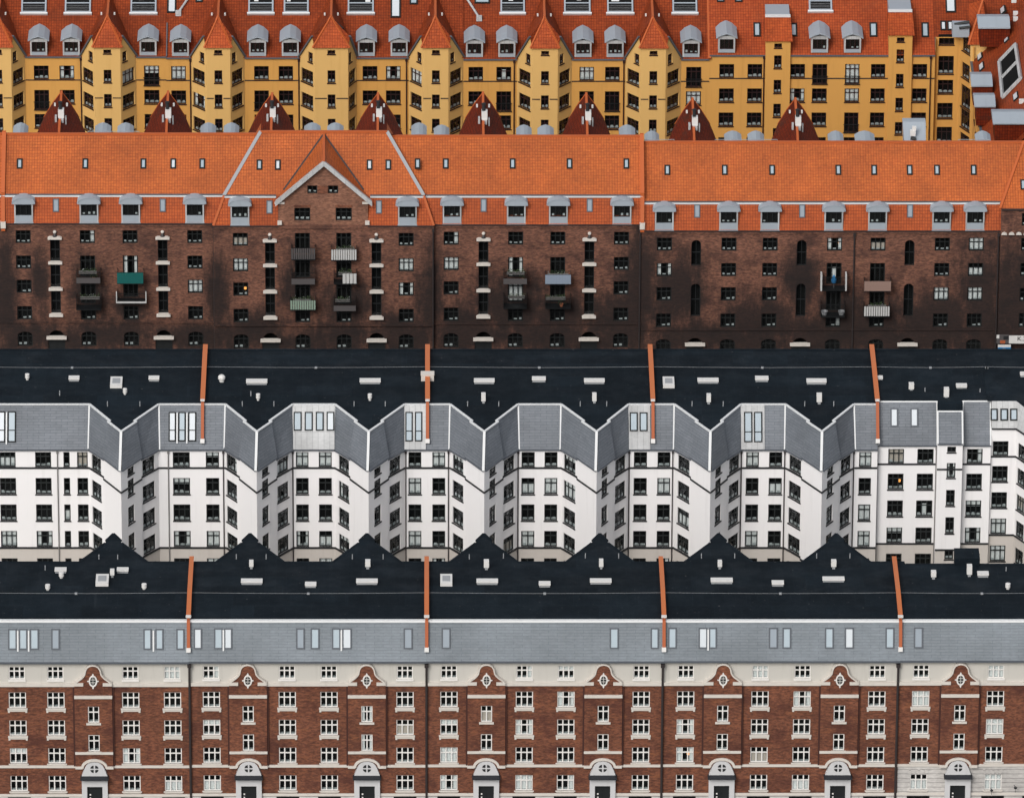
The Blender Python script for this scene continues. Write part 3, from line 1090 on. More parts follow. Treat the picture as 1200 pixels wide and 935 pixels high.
            link('pane', k.mesh('pane', [M['frame_black']], T.org), go)
            for o in gops:
                q = window(T, F4, *o, 'brick', 2, c=C, curtain=rand_curtain(.06))
                s = MB()
                s.box(LOC, -gw / 2 - .16, gw / 2 + .16, -.17, .0, -.07, .15)
                link('sill', s.mesh('sill', [M['stone_trim']]), q, (0, -.07, 0))
            # arched string over the portal
            k = MB()
            N = 14
            arc = [(xc + (X(14.2) - X(0)) * math.cos(math.pi * (1 - t / N)), Z(898.2, C) + (Z(889.4, C) - Z(898.2, C)) * math.sin(math.pi * t / N)) for t in range(N + 1)]
            arc = [(ga, Z(898.2, C))] + arc + [(gb, Z(898.2, C))]
            k.strip(F4, arc, .23, .0, C + .14)
            T.part('arched_band', k, M['stone_trim'], go)
            # brick behind the portal head, bell-shaped pediment, slate hood, surround and door
            k = MB()
            bell = [(-15, 908.6), (-13.9, 905.5), (-12.5, 902), (-11.2, 899), (-9.8, 896.4), (-7.2, 894), (-3.7, 892.8), (0, 892.4)]
            bell = bell + [(-u, v) for u, v in bell[::-1][1:]]
            c2 = C + .12
            bp = [(xc + X(u) - X(0), Z(v, c2)) for u, v in bell]
            k.prism(F4, bp, 0, c2)
            for e in (-1, 1):
                k.box(F4, xc + e * .95 - .24, xc + e * .95 + .24, 0.0, Z(911, c2), 0, c2)
            k.box(F4, xc - .71, xc + .71, Z(921, c2), Z(911, c2), 0, c2)
            k.box(F4, xc - 1.24, xc + 1.24, Z(913.6, c2 + .3) - .02, Z(912.6, c2) + .0, 0, c2 + .12)
            po = T.part('portal', k, M['portal_grey'])
            k = MB()
            za, zb2 = Z(908.4, c2), Z(912.6, c2 + .45)
            hx = X(16.2) - X(0)
            k.hexa([F4.pt(xc - hx, zb2, c2 + .45), F4.pt(xc + hx, zb2, c2 + .45), F4.pt(xc + hx * .9, za, c2 + .03), F4.pt(xc - hx * .9, za, c2 + .03),
                    F4.pt(xc - hx, zb2 - .04, 0), F4.pt(xc + hx, zb2 - .04, 0), F4.pt(xc + hx * .9, za, 0), F4.pt(xc - hx * .9, za, 0)])
            k.box(F4, xc - hx - .03, xc + hx + .03, zb2 - .10, zb2, 0, c2 + .5)
            T.part('portal_hood', k, M['hood_slate'], po)
            k = MB()
            zc = Z(900.2, c2)
            for sx in (-1, 1):
                for sz in (-1, 1):
                    q = [(xc + sx * .07, zc + sz * .07)] + [(xc + sx * (.05 + .33 * math.cos(t)), zc + sz * (.05 + .33 * math.sin(t))) for t in (0.06, .4, .785, 1.17, 1.51)]
                    k.prism(F4, q, c2 - .05, c2 + .012)
            T.part('round_window', k, M['door_black'], po)
            k = MB()
            k.box(F4, xc - .71, xc + .71, .0, Z(921, c2), 0, .06, 0)
            k.box(F4, xc - .012, xc + .012, .0, Z(921.5, c2), .06, .09, 0)
            dd = T.part('door', k, M['door_black'])
            k = MB()
            k.box(F4, xc - .5, xc - .36, Z(930.5), Z(928.8), .06, .08)
            k.box(F4, xc - .5, xc - .36, Z(934.5), Z(932.8), .06, .08)
            T.part('door_plate', k, M['white_paint'], dd)
        # slate slope with roof windows
        zg = Z(775.2, .2)
        zt = ZF4 - (0.0)
        SL = Pl((0, Y4 - .2, zg), (1, 0, 0), (0, YE4 - Y4 + .2, zt - zg))
        Ls = math.hypot(YE4 - Y4 + .2, zt - zg)
        m = MB()
        m.face([SL.pt(x0, 0), SL.pt(x1, 0), SL.pt(x1, Ls), SL.pt(x0, Ls)])
        so = T.part('slate_slope', m, M['slate'])
        m = MB()
        m.box(F4, x0, x1, zg - .12, zg + .02, -.1, .34)
        T.part('gutter', m, M['lead'], so)
        m = MB()
        m.box(SL, x0, x1, Ls - .13, Ls + .02, -.1, .06)
        m.box(Pl((0, YE4, zt)), x0, x1, -.05, .07, -.28, .02)
        T.part('edge_flashing', m, M['flash_white'], so)
        kinds = {'b': 'skyglass', 'w': 'skyglass_white', 'g': 'skyglass_grey'}
        mine = [r for r in RW4 if u0 < (r[0] + r[1]) / 2 < u1]
        for k, (a, b_, kd) in enumerate(mine):
            roof_window(T, SL, a, b_, 736 + dv, 760.3 + dv, kinds[kd], 'lead')
            if k and 0 < a - mine[k - 1][1] < 4.5:
                j = MB()
                um = (a + mine[k - 1][1]) / 2
                pbox_px(j, SL, um - .9, um + .9, 738 + dv, 762.5 + dv, -.02, .13)
                T.part('rain_channel', j, M['flash_white'])
        # black roof
        r = MB()
        bk = cut(back4, x0, x1)
        r.face([Vector((x0, YE4, zt)), Vector((x1, YE4, zt)), Vector((x1, YR4, ZR4)), Vector((x0, YR4, ZR4))])
        r.face([Vector((x0, YR4, ZR4)), Vector((x1, YR4, ZR4))] + bk[::-1])
        ro = T.part('roof', r, M['felt'])
        e = MB()
        for a, c_ in zip(bk, bk[1:]):
            if abs(a.x - c_.x) > .25:
                e.bar(a - Vector((0, 0, .06)), c_ - Vector((0, 0, .06)), .12, .09)
        T.part('roof_edge', e, M['felt'], ro)
        q = MB()
        for a, c_ in zip(bk, bk[1:]):
            q.face([Vector((a.x, a.y - .02, -.3)), Vector((c_.x, c_.y - .02, -.3)), c_ - Vector((0, .02, .02)), a - Vector((0, .02, .02))])
        T.part('courtyard_wall', q, M['white_render'])
        # lightning wire along the ridge
        q = MB()
        n = 6
        prev = None
        for k in range(n + 1):
            x = x0 + (x1 - x0) * k / n
            p = Vector((x, YR4, ZR4 + .16 - .09 * math.sin(math.pi * k / n)))
            if prev:
                q.tube(prev, p, .013, 0, 5, caps=False)
            prev = p
            if k % 3 == 0:
                q.box(Pl((x, YR4, ZR4)), -.12, .12, -.03, .13, -.1, .1)
        T.part('lightning_wire', q, M['vent_grey'], ro)
        if hi == 4:
            tw = MB()
            p = RQ4.hp(1119, 661)
            p2 = RQ4.hp(1148, 661)
            B = Pl((0, p.y - .3, p.z))
            tw.box(B, p.x, p2.x, -1, .75, -2.2, 0)
            T.part('stair_tower_roof', tw, M['felt'])
        for vv in V4:
            um = (vv[1] + vv[2]) / 2
            if u0 < um < u1:
                base = RP4 if vv[4] > 696 else RQ4
                vent(T, base, *vv)
        # party-wall parapet with orange cap, on the house's right side
        if hi < 4:
            w_ = MB()
            cap = MB()
            foot = MB()
            hgt = .42
            xx = x1
            front = Vector((xx, YE4 - .05, zt + hgt))
            rid = Vector((xx, YR4, ZR4 + hgt))
            bkp = Vector((xx, bk[-1].y + .2, bk[-1].z + hgt))
            for a, c_ in ((front, rid), (rid, bkp)):
                w_.hexa([Vector((xx - .14, a.y, a.z - hgt - .3)), Vector((xx + .14, a.y, a.z - hgt - .3)), Vector((xx + .14, a.y, a.z)), Vector((xx - .14, a.y, a.z)),
                         Vector((xx - .14, c_.y, c_.z - hgt - .3)), Vector((xx + .14, c_.y, c_.z - hgt - .3)), Vector((xx + .14, c_.y, c_.z)), Vector((xx - .14, c_.y, c_.z))])
                cap.bar(a + Vector((0, 0, .05)), c_ + Vector((0, 0, .05)), .21, .05)
            s0 = SL.pt(xx, Ls + .1, .35)
            s1 = SL.pt(xx, Ls * .33, .35)
            lo = MB()
            lo.bar(s0, s1, .15, .05, 0, SL.n)
            w_.hexa([SL.pt(xx - .12, Ls * .33, -.1), SL.pt(xx + .12, Ls * .33, -.1), SL.pt(xx + .12, Ls * .33, .32), SL.pt(xx - .12, Ls * .33, .32),
                     SL.pt(xx - .12, Ls, -.1), SL.pt(xx + .12, Ls, -.1), SL.pt(xx + .12, Ls, .32), SL.pt(xx - .12, Ls, .32)])
            foot.box(SL, xx - .2, xx + .2, Ls * .33 - .3, Ls * .33 + .12, -.05, .41)
            foot.box(Pl((xx, YE4 - .1, zt + hgt)), -.24, .24, -.02, .14, -.25, .06)
            fo = T.part('parapet', w_, M['copper_dark'])
            T.part('parapet_cap', cap, M['copper'], fo)
            T.part('slope_cap', lo, M['copper_dark'], fo)
            T.part('parapet_foot', foot, M['vent_white'], fo)
            downpipe(T, u1 - .2, 777.5, 952, F4, 'pipe_dark', .11, .2)
        if hi == 4:
            for u, v in ((1162, 925), (1190, 922)):
                a, z = F4.hit(u, v, .7)
                q = MB()
                q.tube(F4.pt(a - .1, z - .1, .1), F4.pt(a, z, .7), .025)
                q.tube(F4.pt(a, z, .7), F4.pt(a, z - .5, .75), .02)
                q.lathe(F4.pt(a, z - .06, .7), [(0, -.12), (.12, -.08), (.14, .04), (.05, .14), (0, .15)])
                T.part('wall_lamp', q, M['black_trim'])


row4()
# ------------------------------------------------------------------ second row: white rendered houses with pointed bays
Y3 = 797.6
F3 = Pl((0, Y3, 0))
G3 = 'white rendered houses of the second row'


def Z3(v, y=Y3):
    return at_y(500, v, y).z


ZST3 = Z3(548)
ZEA3 = Z3(526.5)
YT3 = at_z(432, 577, ZST3).y
YE3 = Y3 + 2.4
ZF3, RP3, YR3, ZR3, RQ3 = roof_planes(YE3, 474, 431.5, 600, .05)
# let the front plane fall so that the points of the bays meet the survey
_t = at_y(568, 506, YT3 + 2.0)
K3 = max(.02, (ZF3 - _t.z) / (YE3 - (YT3 + 2.0)))
RP3 = Pl((0, YE3, ZF3), (1, 0, 0), (0, 1, K3))
_r = RP3.hp(600, 431.5)
YR3, ZR3 = _r.y, _r.z
RQ3 = Pl((0, YR3, ZR3), (1, 0, 0), (0, 1, -K3))
YB3 = RQ3.hp(600, 410).y


def rz3(y):
    return ZF3 + K3 * (y - YE3) if y < YR3 else ZR3 - K3 * (y - YR3)


BAYS3 = [(-70, 105, 142), (186, 264.2, 301), (343.3, 392.6, 432), (474.3, 527.5, 567.5), (607, 657.6, 699), (736.8, 790.3, 832.3), (868.3, 920.4, 963), (1000.5, 1028, None)]
FLATW = [[(-30, -11), (0, 19), (41.9, 60.6), (75, 82.3), (91, 103.4)], [(185.9, 191.2), (203, 222.8), (241.6, 257)], [(347, 361.7), (373.8, 388.9)], [(478.7, 493.7), (506.7, 521.7)],
         [(611, 626.4), (638, 653)], [(742.5, 757.8), (770.2, 785.2)], [(873.8, 888.7), (900.7, 916)], [(1006, 1020.4)]]
SIDEW = [(108, 119), (265.7, 277.8), (397, 409), (530.4, 542.8), (660.5, 674), (794, 807.5), (924, 938)]   # right of the flat
LEFTW = [None, (167.5, 181.8), (325.3, 338.3), (456.7, 469.4), (590.3, 602.7), (720.8, 732.7), (854, 866), (984.7, 996.4)]
SMALLW = [None, (150, 157.6), (307.4, 315.2), (438.8, 446.6), (573.6, 581), (705, 712), (838, 845), (968.8, 976)]
PIPES3 = [67, 197, 261.5, 343, 475.5, 525.5, 607.3, 737.5, 788.5, 869, 919.7, 1000.8]
ROWS3 = [(547, 529.7), (579, 560), (610, 591), (640.5, 622), (672.5, 654)]
CURT3 = {(373, 0): 'full', (506, 0): 'full', (638, 1): 'full', (770, 1): 'full', (611, 3): 'full', (241, 3): 'full', (373, 3): 'low', (478, 1): 'full', (478, 3): 'full', (873, 0): 'full',
         (1006, 0): 'full', (1006, 2): 'full', (1006, 3): 'full', (0, 0): 'low', (0, 3): 'full', (41, 3): 'side', (347, 3): 'side', (873, 3): 'full', (900, 1): 'low', (91, 0): 'full_b', (203, 3): 'side'}
HOUSES3 = [(-75, 237.5, 'white bayed house at the left edge, a triple roof window beside its orange parapet'),
           (237.5, 501, 'white bayed house with a full-width pale zinc dormer of four roof windows'),
           (501, 765, 'white bayed house with one plain slate bay and a small zinc panel at its right'),
           (765, 1028, 'white bayed house with a tall zinc dormer in mid slope, before the last parapet'),
           (1028, 1157, 'flat white house with two separate roof windows and a recessed stair bay'),
           (1157, 1260, 'white house at the right edge with a three-pane zinc attic')]
V3 = [('pot', 29.5, 34.6, 436.7, 445), ('wide', 81, 92.4, 439.5, 447), ('hatch', 129, 143, 441, 455), ('pot', 144, 149, 454, 462), ('wide', 174.7, 186, 439.5, 447),
      ('round', 255.6, 264, 436, 447), ('wide', 289, 312.6, 443, 451), ('pot', 300, 305, 460, 469), ('wide', 422, 445.5, 442.5, 450), ('pot', 431, 436, 460, 469),
      ('wide', 556, 579, 442.5, 450), ('vert', 564, 569, 457, 473), ('wide', 624, 639, 440, 448), ('wide', 685, 708, 442.5, 450), ('vert', 694, 699, 457, 473),
      ('hatch', 777, 790.4, 441, 455), ('wide', 818, 841.5, 442, 449.5), ('vert', 828, 833, 458, 474), ('wide', 885.5, 900, 439.5, 447.5), ('wide', 945.7, 968, 442.5, 450.5),
      ('vert', 957, 963, 457, 474), ('vert', 1065, 1071, 446, 459), ('vert', 1106, 1112, 450, 468), ('wide', 1121, 1132.5, 448, 456.5), ('wide', 1196, 1206, 435, 442),
      ('wide', 1027, 1034, 440, 446)]
V3 += [('pin', u - .7, u + .7, v, v + 6) for u, v in ((70, 457.5), (126, 470), (164, 470), (284, 470), (294, 458), (321, 470), (415, 470), (451.5, 470), (548, 470), (584.5, 470),
                                                        (680, 470), (711, 470), (811, 470), (847.5, 470), (943, 470), (977, 470), (1084, 454), (1148.5, 455))]


def v2(p, z):
    return Vector((p.x, p.y, z))


def segs3():
    """wall segments of the courtyard front from left to right: (kind, p0, p1, eave z, q0, q1) ; q = top edge of the slate"""
    out = []
    for i, (ul, ur, tip) in enumerate(BAYS3):
        A0, A1 = F3.hp(ul, 548), F3.hp(ur, 548)
        A0.z = A1.z = 0
        qa0, qa1 = Vector((A0.x + (.0 if i else 0), YE3, 0)), Vector((A1.x, YE3, 0))
        out.append(['flat', i, A0, A1, ZEA3, qa0, qa1])
        if tip is None:
            continue
        T = at_z(tip, 577, ZST3)
        T.z = 0
        B = F3.hp(BAYS3[i + 1][0], 548)
        B.z = 0
        for side, P0, P1 in (('r', A1, T), ('l', T, B)):
            d = (P1 - P0).normalized()
            n = Vector((d.y, -d.x, 0))
            if side == 'r':
                k = P0.lerp(P1, .46)
                ki = k - n * .26
                inn = n * -1.0
                qB, qT = Vector((P0.x, YE3, 0)), Vector((P1.x, P1.y + 2.0, 0))
                out.append(['near', i, P0, ki, ZEA3, qB, qB.lerp(qT, .62) - n * .12])
                out.append(['step', i, ki, k, ZEA3, qB.lerp(qT, .62) - n * .12, qB.lerp(qT, .62) + n * .12])
                out.append(['tipr', i, k, P1, ZEA3 + .36, qB.lerp(qT, .62) + n * .12, qT])
            else:
                k = P0.lerp(P1, .54)
                ki = k - n * .26
                qT, qB = Vector((P0.x, P0.y + 2.0, 0)), Vector((P1.x, YE3, 0))
                out.append(['tipl', i, P0, k, ZEA3 + .36, qT, qT.lerp(qB, .38) + n * .12])
                out.append(['step', i, k, ki, ZEA3, qT.lerp(qB, .38) + n * .12, qT.lerp(qB, .38) - n * .12])
                out.append(['far', i + 1, ki, P1, ZEA3, qT.lerp(qB, .38) - n * .12, qB])
    return out


SEG3 = segs3()
ZG3 = Z3(641.7)


def wall_segment(T, mbs, P, L, kind, ze, ops, zbase=0):
    """render above, beige below the dark lower band; zones joined at the band"""
    w, lo, tr = mbs
    w.wall(P, 0, L, ZG3, ze, [o for o in ops if o[2] > ZG3 - .05], 0, 1, .16)
    lo.wall(P, 0, L, zbase, ZG3, [o for o in ops if o[2] < ZG3 - .05], 0, 1, .16)


def row3():
    # small-window heights measured once on a point's left side
    ref = [s for s in SEG3 if s[0] == 'tipl'][0]
    Pr = Pl((ref[2].x, ref[2].y, 0), (ref[3] - ref[2]))
    small_z = [(Pr.hit(153.8, b)[1], Pr.hit(153.8, a)[1]) for a, b in ((547, 555.5), (561, 580), (592.6, 613), (625.5, 645))]
    zrow = [(Z3(b), Z3(t)) for b, t in ROWS3]
    xcuts = [F3.hit(h[0], 548)[0] for h in HOUSES3]
    for hi, (u0, u1, label) in enumerate(HOUSES3[:4]):
        x0, x1 = F3.hit(u0, 548)[0], F3.hit(u1, 548)[0]
        T = Thing('apartment_house', label, 'house', ((x0 + x1) / 2, Y3 + 6, 0), G3)
        w, lo, tr, sl, fl, gut = MB(), MB(), MB(), MB(), MB(), MB()
        tr2 = MB()
        sls = {}
        wins = []
        top = []
        for kind, bi, p0, p1, ze, q0, q1 in SEG3:
            a, b, qa, qb = p0.copy(), p1.copy(), q0.copy(), q1.copy()
            if kind == 'flat':
                if b.x <= x0 or a.x >= x1:
                    continue
                a.x, qa.x = max(a.x, x0), max(qa.x, x0)
                b.x, qb.x = min(b.x, x1), min(qb.x, x1)
            else:
                m_ = (a.x + b.x) / 2
                if m_ < x0 or m_ > x1:
                    continue
            P = Pl((a.x, a.y, 0), (b - a))
            L = (b - a).length
            ops = []
            if kind == 'flat':
                for wa, wb in FLATW[bi]:
                    s0, s1 = P.hit(wa, 575)[0], P.hit(wb, 575)[0]
                    if s0 > .05 and s1 < L - .05:
                        for ri, (z0, z1) in enumerate(zrow):
                            ops.append((s0, s1, z0, z1))
                            c = CURT3.get((int(wa), ri)) or rand_curtain(.14)
                            wins.append((P, s0, s1, z0, z1, 3 if wb - wa > 15.5 else (2 if wb - wa > 8 else 1), c))
            elif kind in ('near', 'far'):
                ww = SIDEW[bi] if kind == 'near' else LEFTW[bi]
                s0, s1 = P.hit(ww[0], 582)[0], P.hit(ww[1], 582)[0]
                s0, s1 = max(s0, .12), min(s1, L - .12)
                for ri, (z0, z1) in enumerate(zrow):
                    ops.append((s0, s1, z0, z1))
                    wins.append((P, s0, s1, z0, z1, 3, rand_curtain(.15)))
            elif kind == 'tipl':
                ww = SMALLW[bi + 1]
                s0, s1 = P.hit(ww[0], 585)[0], P.hit(ww[1], 585)[0]
                s0, s1 = max(s0, .35), min(s1, L - .1)
                for z0, z1 in small_z:
                    z1 = min(z1, ze - .12)
                    ops.append((s0, s1, z0, z1))
                    wins.append((P, s0, s1, z0, z1, 2, None))
            wall_segment(T, (w, lo, tr), P, L, kind, ze, ops)
            # bands
            if kind != 'step':
                zz = [(ZST3 - .10, ZST3 + .07), (ZG3 - .08, ZG3 + .10)]
                e = .05 if kind in ('tipr', 'tipl') else 0
                for z0, z1 in zz:
                    (tr if z0 > ZG3 + 1 else tr2).box(P, -e, L + e, z0, z1, 0, .08 + (.004 if kind in ('near', 'far') else 0))
            # slates
            qa.z, qb.z = rz3(qa.y), rz3(qb.y)
            n = P.n
            ea, eb = v2(a, ze) + n * .12, v2(b, ze) + n * .12
            tgt = sl if kind == 'flat' else sls.setdefault((a.x > F3.hit(BAYS3[bi][2] or 1e4, 548)[0] - .05, bi) if kind != 'far' else (True, bi - 1), MB())
            if kind == 'flat':
                tgt = sls.setdefault(('flat', bi), MB())
            tgt.face([ea, eb, qb, qa])
            if kind != 'step':
                gut.box(P, 0, L, ze - .09, ze + .03, -.1, .2)
            top.append(qa)
            top.append(qb)
            fl.bar(qa + Vector((0, 0, .03)), qb + Vector((0, 0, .03)), .11, .05)
            if kind == 'tipr':
                fl.bar(eb, qb + Vector((0, 0, .02)), .12, .05, 0, (0, -1, 0))
            if kind == 'near':
                fl.bar(ea + Vector((.02, 0, 0)), qa + Vector((0, 0, .02)), .10, .04, 0, (0, -1, 0))
            if kind == 'far':
                fl.bar(eb + Vector((-.02, 0, 0)), qb + Vector((0, 0, .02)), .10, .04, 0, (0, -1, 0))
        T.part('wall', w, [M['white_render'], M['room']])
        T.part('ground_floor_wall', lo, [M['beige_render'], M['room']])
        T.part('band', tr, M['black_trim'])
        so = None
        for kk_, sm in sls.items():
            so = T.part('slate_slope' if kk_[0] == 'flat' else 'bay_slate', sm, M['slate_dark'])
        T.part('band', tr2, M['black_trim'])
        T.part('edge_flashing', fl, M['flash_white'])
        T.part('gutter', gut, M['lead'])
        for P, s0, s1, z0, z1, cols, c in wins:
            window(T, P, s0, s1, z0, z1, 'white', cols, curtain=c, lamp=None)
        for u in PIPES3:
            if u0 < u < u1:
                downpipe(T, u, 527.5, 700, F3, 'pipe_grey' if u in (67, 197) else 'pipe_dark', .055, .1)
        # roof
        pts = []
        for p in top:
            if not pts or (pts[-1] - p).length > 1e-3:
                pts.append(p)
        r = MB()
        r.face(pts + [Vector((x1, YR3, ZR3)), Vector((x0, YR3, ZR3))])
        zb = rz3(YB3)
        r.face([Vector((x0, YR3, ZR3)), Vector((x1, YR3, ZR3)), Vector((x1, YB3, zb)), Vector((x0, YB3, zb))])
        ro = T.part('roof', r, M['felt'])
        roof_tail(T, ro, x0, x1, zb, hi)
    # ---- the straight house with the recessed stair bay, and the house at the right edge
    flats_right()


def roof_tail(T, ro, x0, x1, zb, hi):
    e = MB()
    e.bar(Vector((x0, YB3, zb - .04)), Vector((x1, YB3, zb - .04)), .12, .1)
    T.part('roof_edge', e, M['felt'], ro)
    q = MB()
    q.face([Vector((x0, YB3, 0)), Vector((x1, YB3, 0)), Vector((x1, YB3, zb - .1)), Vector((x0, YB3, zb - .1))])
    T.part('street_wall', q, M['brick_red'])
    q = MB()
    prev = None
    for k in range(7):
        x = x0 + (x1 - x0) * k / 6
        p = Vector((x, YR3, ZR3 + .16 - .09 * math.sin(math.pi * k / 6)))
        if prev:
            q.tube(prev, p, .013, 0, 5, caps=False)
        prev = p
        if k % 3 == 0:
            q.box(Pl((x, YR3, ZR3)), -.12, .12, -.03, .13, -.1, .1)
    T.part('lightning_wire', q, M['vent_grey'], ro)
    u0, u1 = HOUSES3[hi][:2]
    for vv in V3:
        if u0 < (vv[1] + vv[2]) / 2 < u1:
            vent(T, RP3 if vv[4] > 432 else RQ3, *vv)
    if hi < 4:
        parapet3(T, x1, zb, u1)
    panels3(T, hi)


def parapet3(T, xx, zb, u):
    w_, cap, foot, lo = MB(), MB(), MB(), MB()
    hgt = .42
    front = Vector((xx, YE3 - .05, ZF3 + hgt))
    rid = Vector((xx, YR3, ZR3 + hgt))
    bkp = Vector((xx, YB3 + .2, zb + hgt))
    for a, c_ in ((front, rid), (rid, bkp)):
        w_.hexa([Vector((xx + s * .14, a.y, a.z + d)) for s, d in ((-1, -hgt - .3), (1, -hgt - .3), (1, 0), (-1, 0))] +
                [Vector((xx + s * .14, c_.y, c_.z + d)) for s, d in ((-1, -hgt - .3), (1, -hgt - .3), (1, 0), (-1, 0))])
        cap.bar(a + Vector((0, 0, .05)), c_ + Vector((0, 0, .05)), .23, .05)
    SL = Pl((0, Y3 - .12, ZEA3), (1, 0, 0), (0, YE3 - Y3 + .12, ZF3 - ZEA3))
    Ls = math.hypot(YE3 - Y3 + .12, ZF3 - ZEA3)
    lo.bar(SL.pt(xx, Ls + .1, .35), SL.pt(xx, Ls * .2, .35), .15, .05, 0, SL.n)
    w_.hexa([SL.pt(xx + s * .12, Ls * .2, d) for s, d in ((-1, -.1), (1, -.1), (1, .32), (-1, .32))] +
            [SL.pt(xx + s * .12, Ls, d) for s, d in ((-1, -.1), (1, -.1), (1, .32), (-1, .32))])
    foot.box(SL, xx - .2, xx + .2, Ls * .2 - .3, Ls * .2 + .12, -.05, .41)
    foot.box(Pl((xx, YE3 - .1, ZF3 + hgt)), -.2, .2, -.02, .12, -.2, .06)
    fo = T.part('parapet', w_, M['copper_dark'])
    T.part('parapet_cap', cap, M['copper'], fo)
    T.part('slope_cap', lo, M['copper_dark'], fo)
    T.part('parapet_foot', foot, M['vent_white'], fo)
    if u == 501:
        y = YE3 + 5.1
        q = MB()
        z = rz3(y)
        B = Pl((xx, y, z))
        q.box(B, -.62, .62, -.2, .62, -.8, 0)
        q.box(B, -.66, .66, .62, .72, -.84, .04)
        T.part('chimney', q, M['stone_trim'])


SLP3 = Pl((0, Y3 - .12, ZEA3), (1, 0, 0), (0, YE3 - Y3 + .12, ZF3 - ZEA3))
LS3 = math.hypot(YE3 - Y3 + .12, ZF3 - ZEA3)
PAN3 = {0: [(None, [(-16, -7, 482, 518, 504), (-3, 6, 482, 518, 504), (9, 18.5, 482, 518, 504), (197.6, 206, 482.7, 517, 504), (209, 217.4, 482.7, 517, 504), (220.6, 229.8, 482.7, 517, 504)])],
        1: [((343.6, 392), [(344, 353.4, 482.5, 504.5, None), (357, 366.4, 482.5, 504.5, None), (370, 379.2, 482.5, 504.5, None), (382.7, 391.7, 482.5, 504.5, None)]),
            ((474, 499), [(475, 483.6, 482.5, 517, 505), (486.2, 494.8, 482.5, 517, 505)])],
        2: [((737, 762), [(738, 747.3, 483, 505, None), (749.5, 758.8, 483, 505, None)])],
        3: [((868.5, 896), [(872, 881.6, 482.5, 518, 506), (883.6, 893.3, 482.5, 518, 506)])]}


def panels3(T, hi):
    for pan, ws in PAN3.get(hi, []):
        parent = None
        if pan:
            m = MB()
            a0, a1 = SLP3.hit(pan[0], 500, .14)[0], SLP3.hit(pan[1], 500, .14)[0]
            m.box(SLP3, a0, a1, .02, LS3 - .08, -.05, .14)
            parent = T.part('zinc_dormer', m, M['zinc_light'])
        for k, (a, b, t, bt, bar) in enumerate(ws):
            roof_window(T, SLP3, a, b, t, bt, 'skyglass_white' if (k % 2 and pan is None) or hi == 1 and k == 3 else 'skyglass', 'frame_dark', .24 if pan else .12, bar, .11, parent)
            if pan is None and k < len(ws) - 1 and ws[k + 1][0] - b < 5:
                j = MB()
                um = (b + ws[k + 1][0]) / 2
                pbox_px(j, SLP3, um - .8, um + .8, t + 1, bt + 2.5, -.02, .15)
                T.part('rain_channel', j, M['flash_white'])


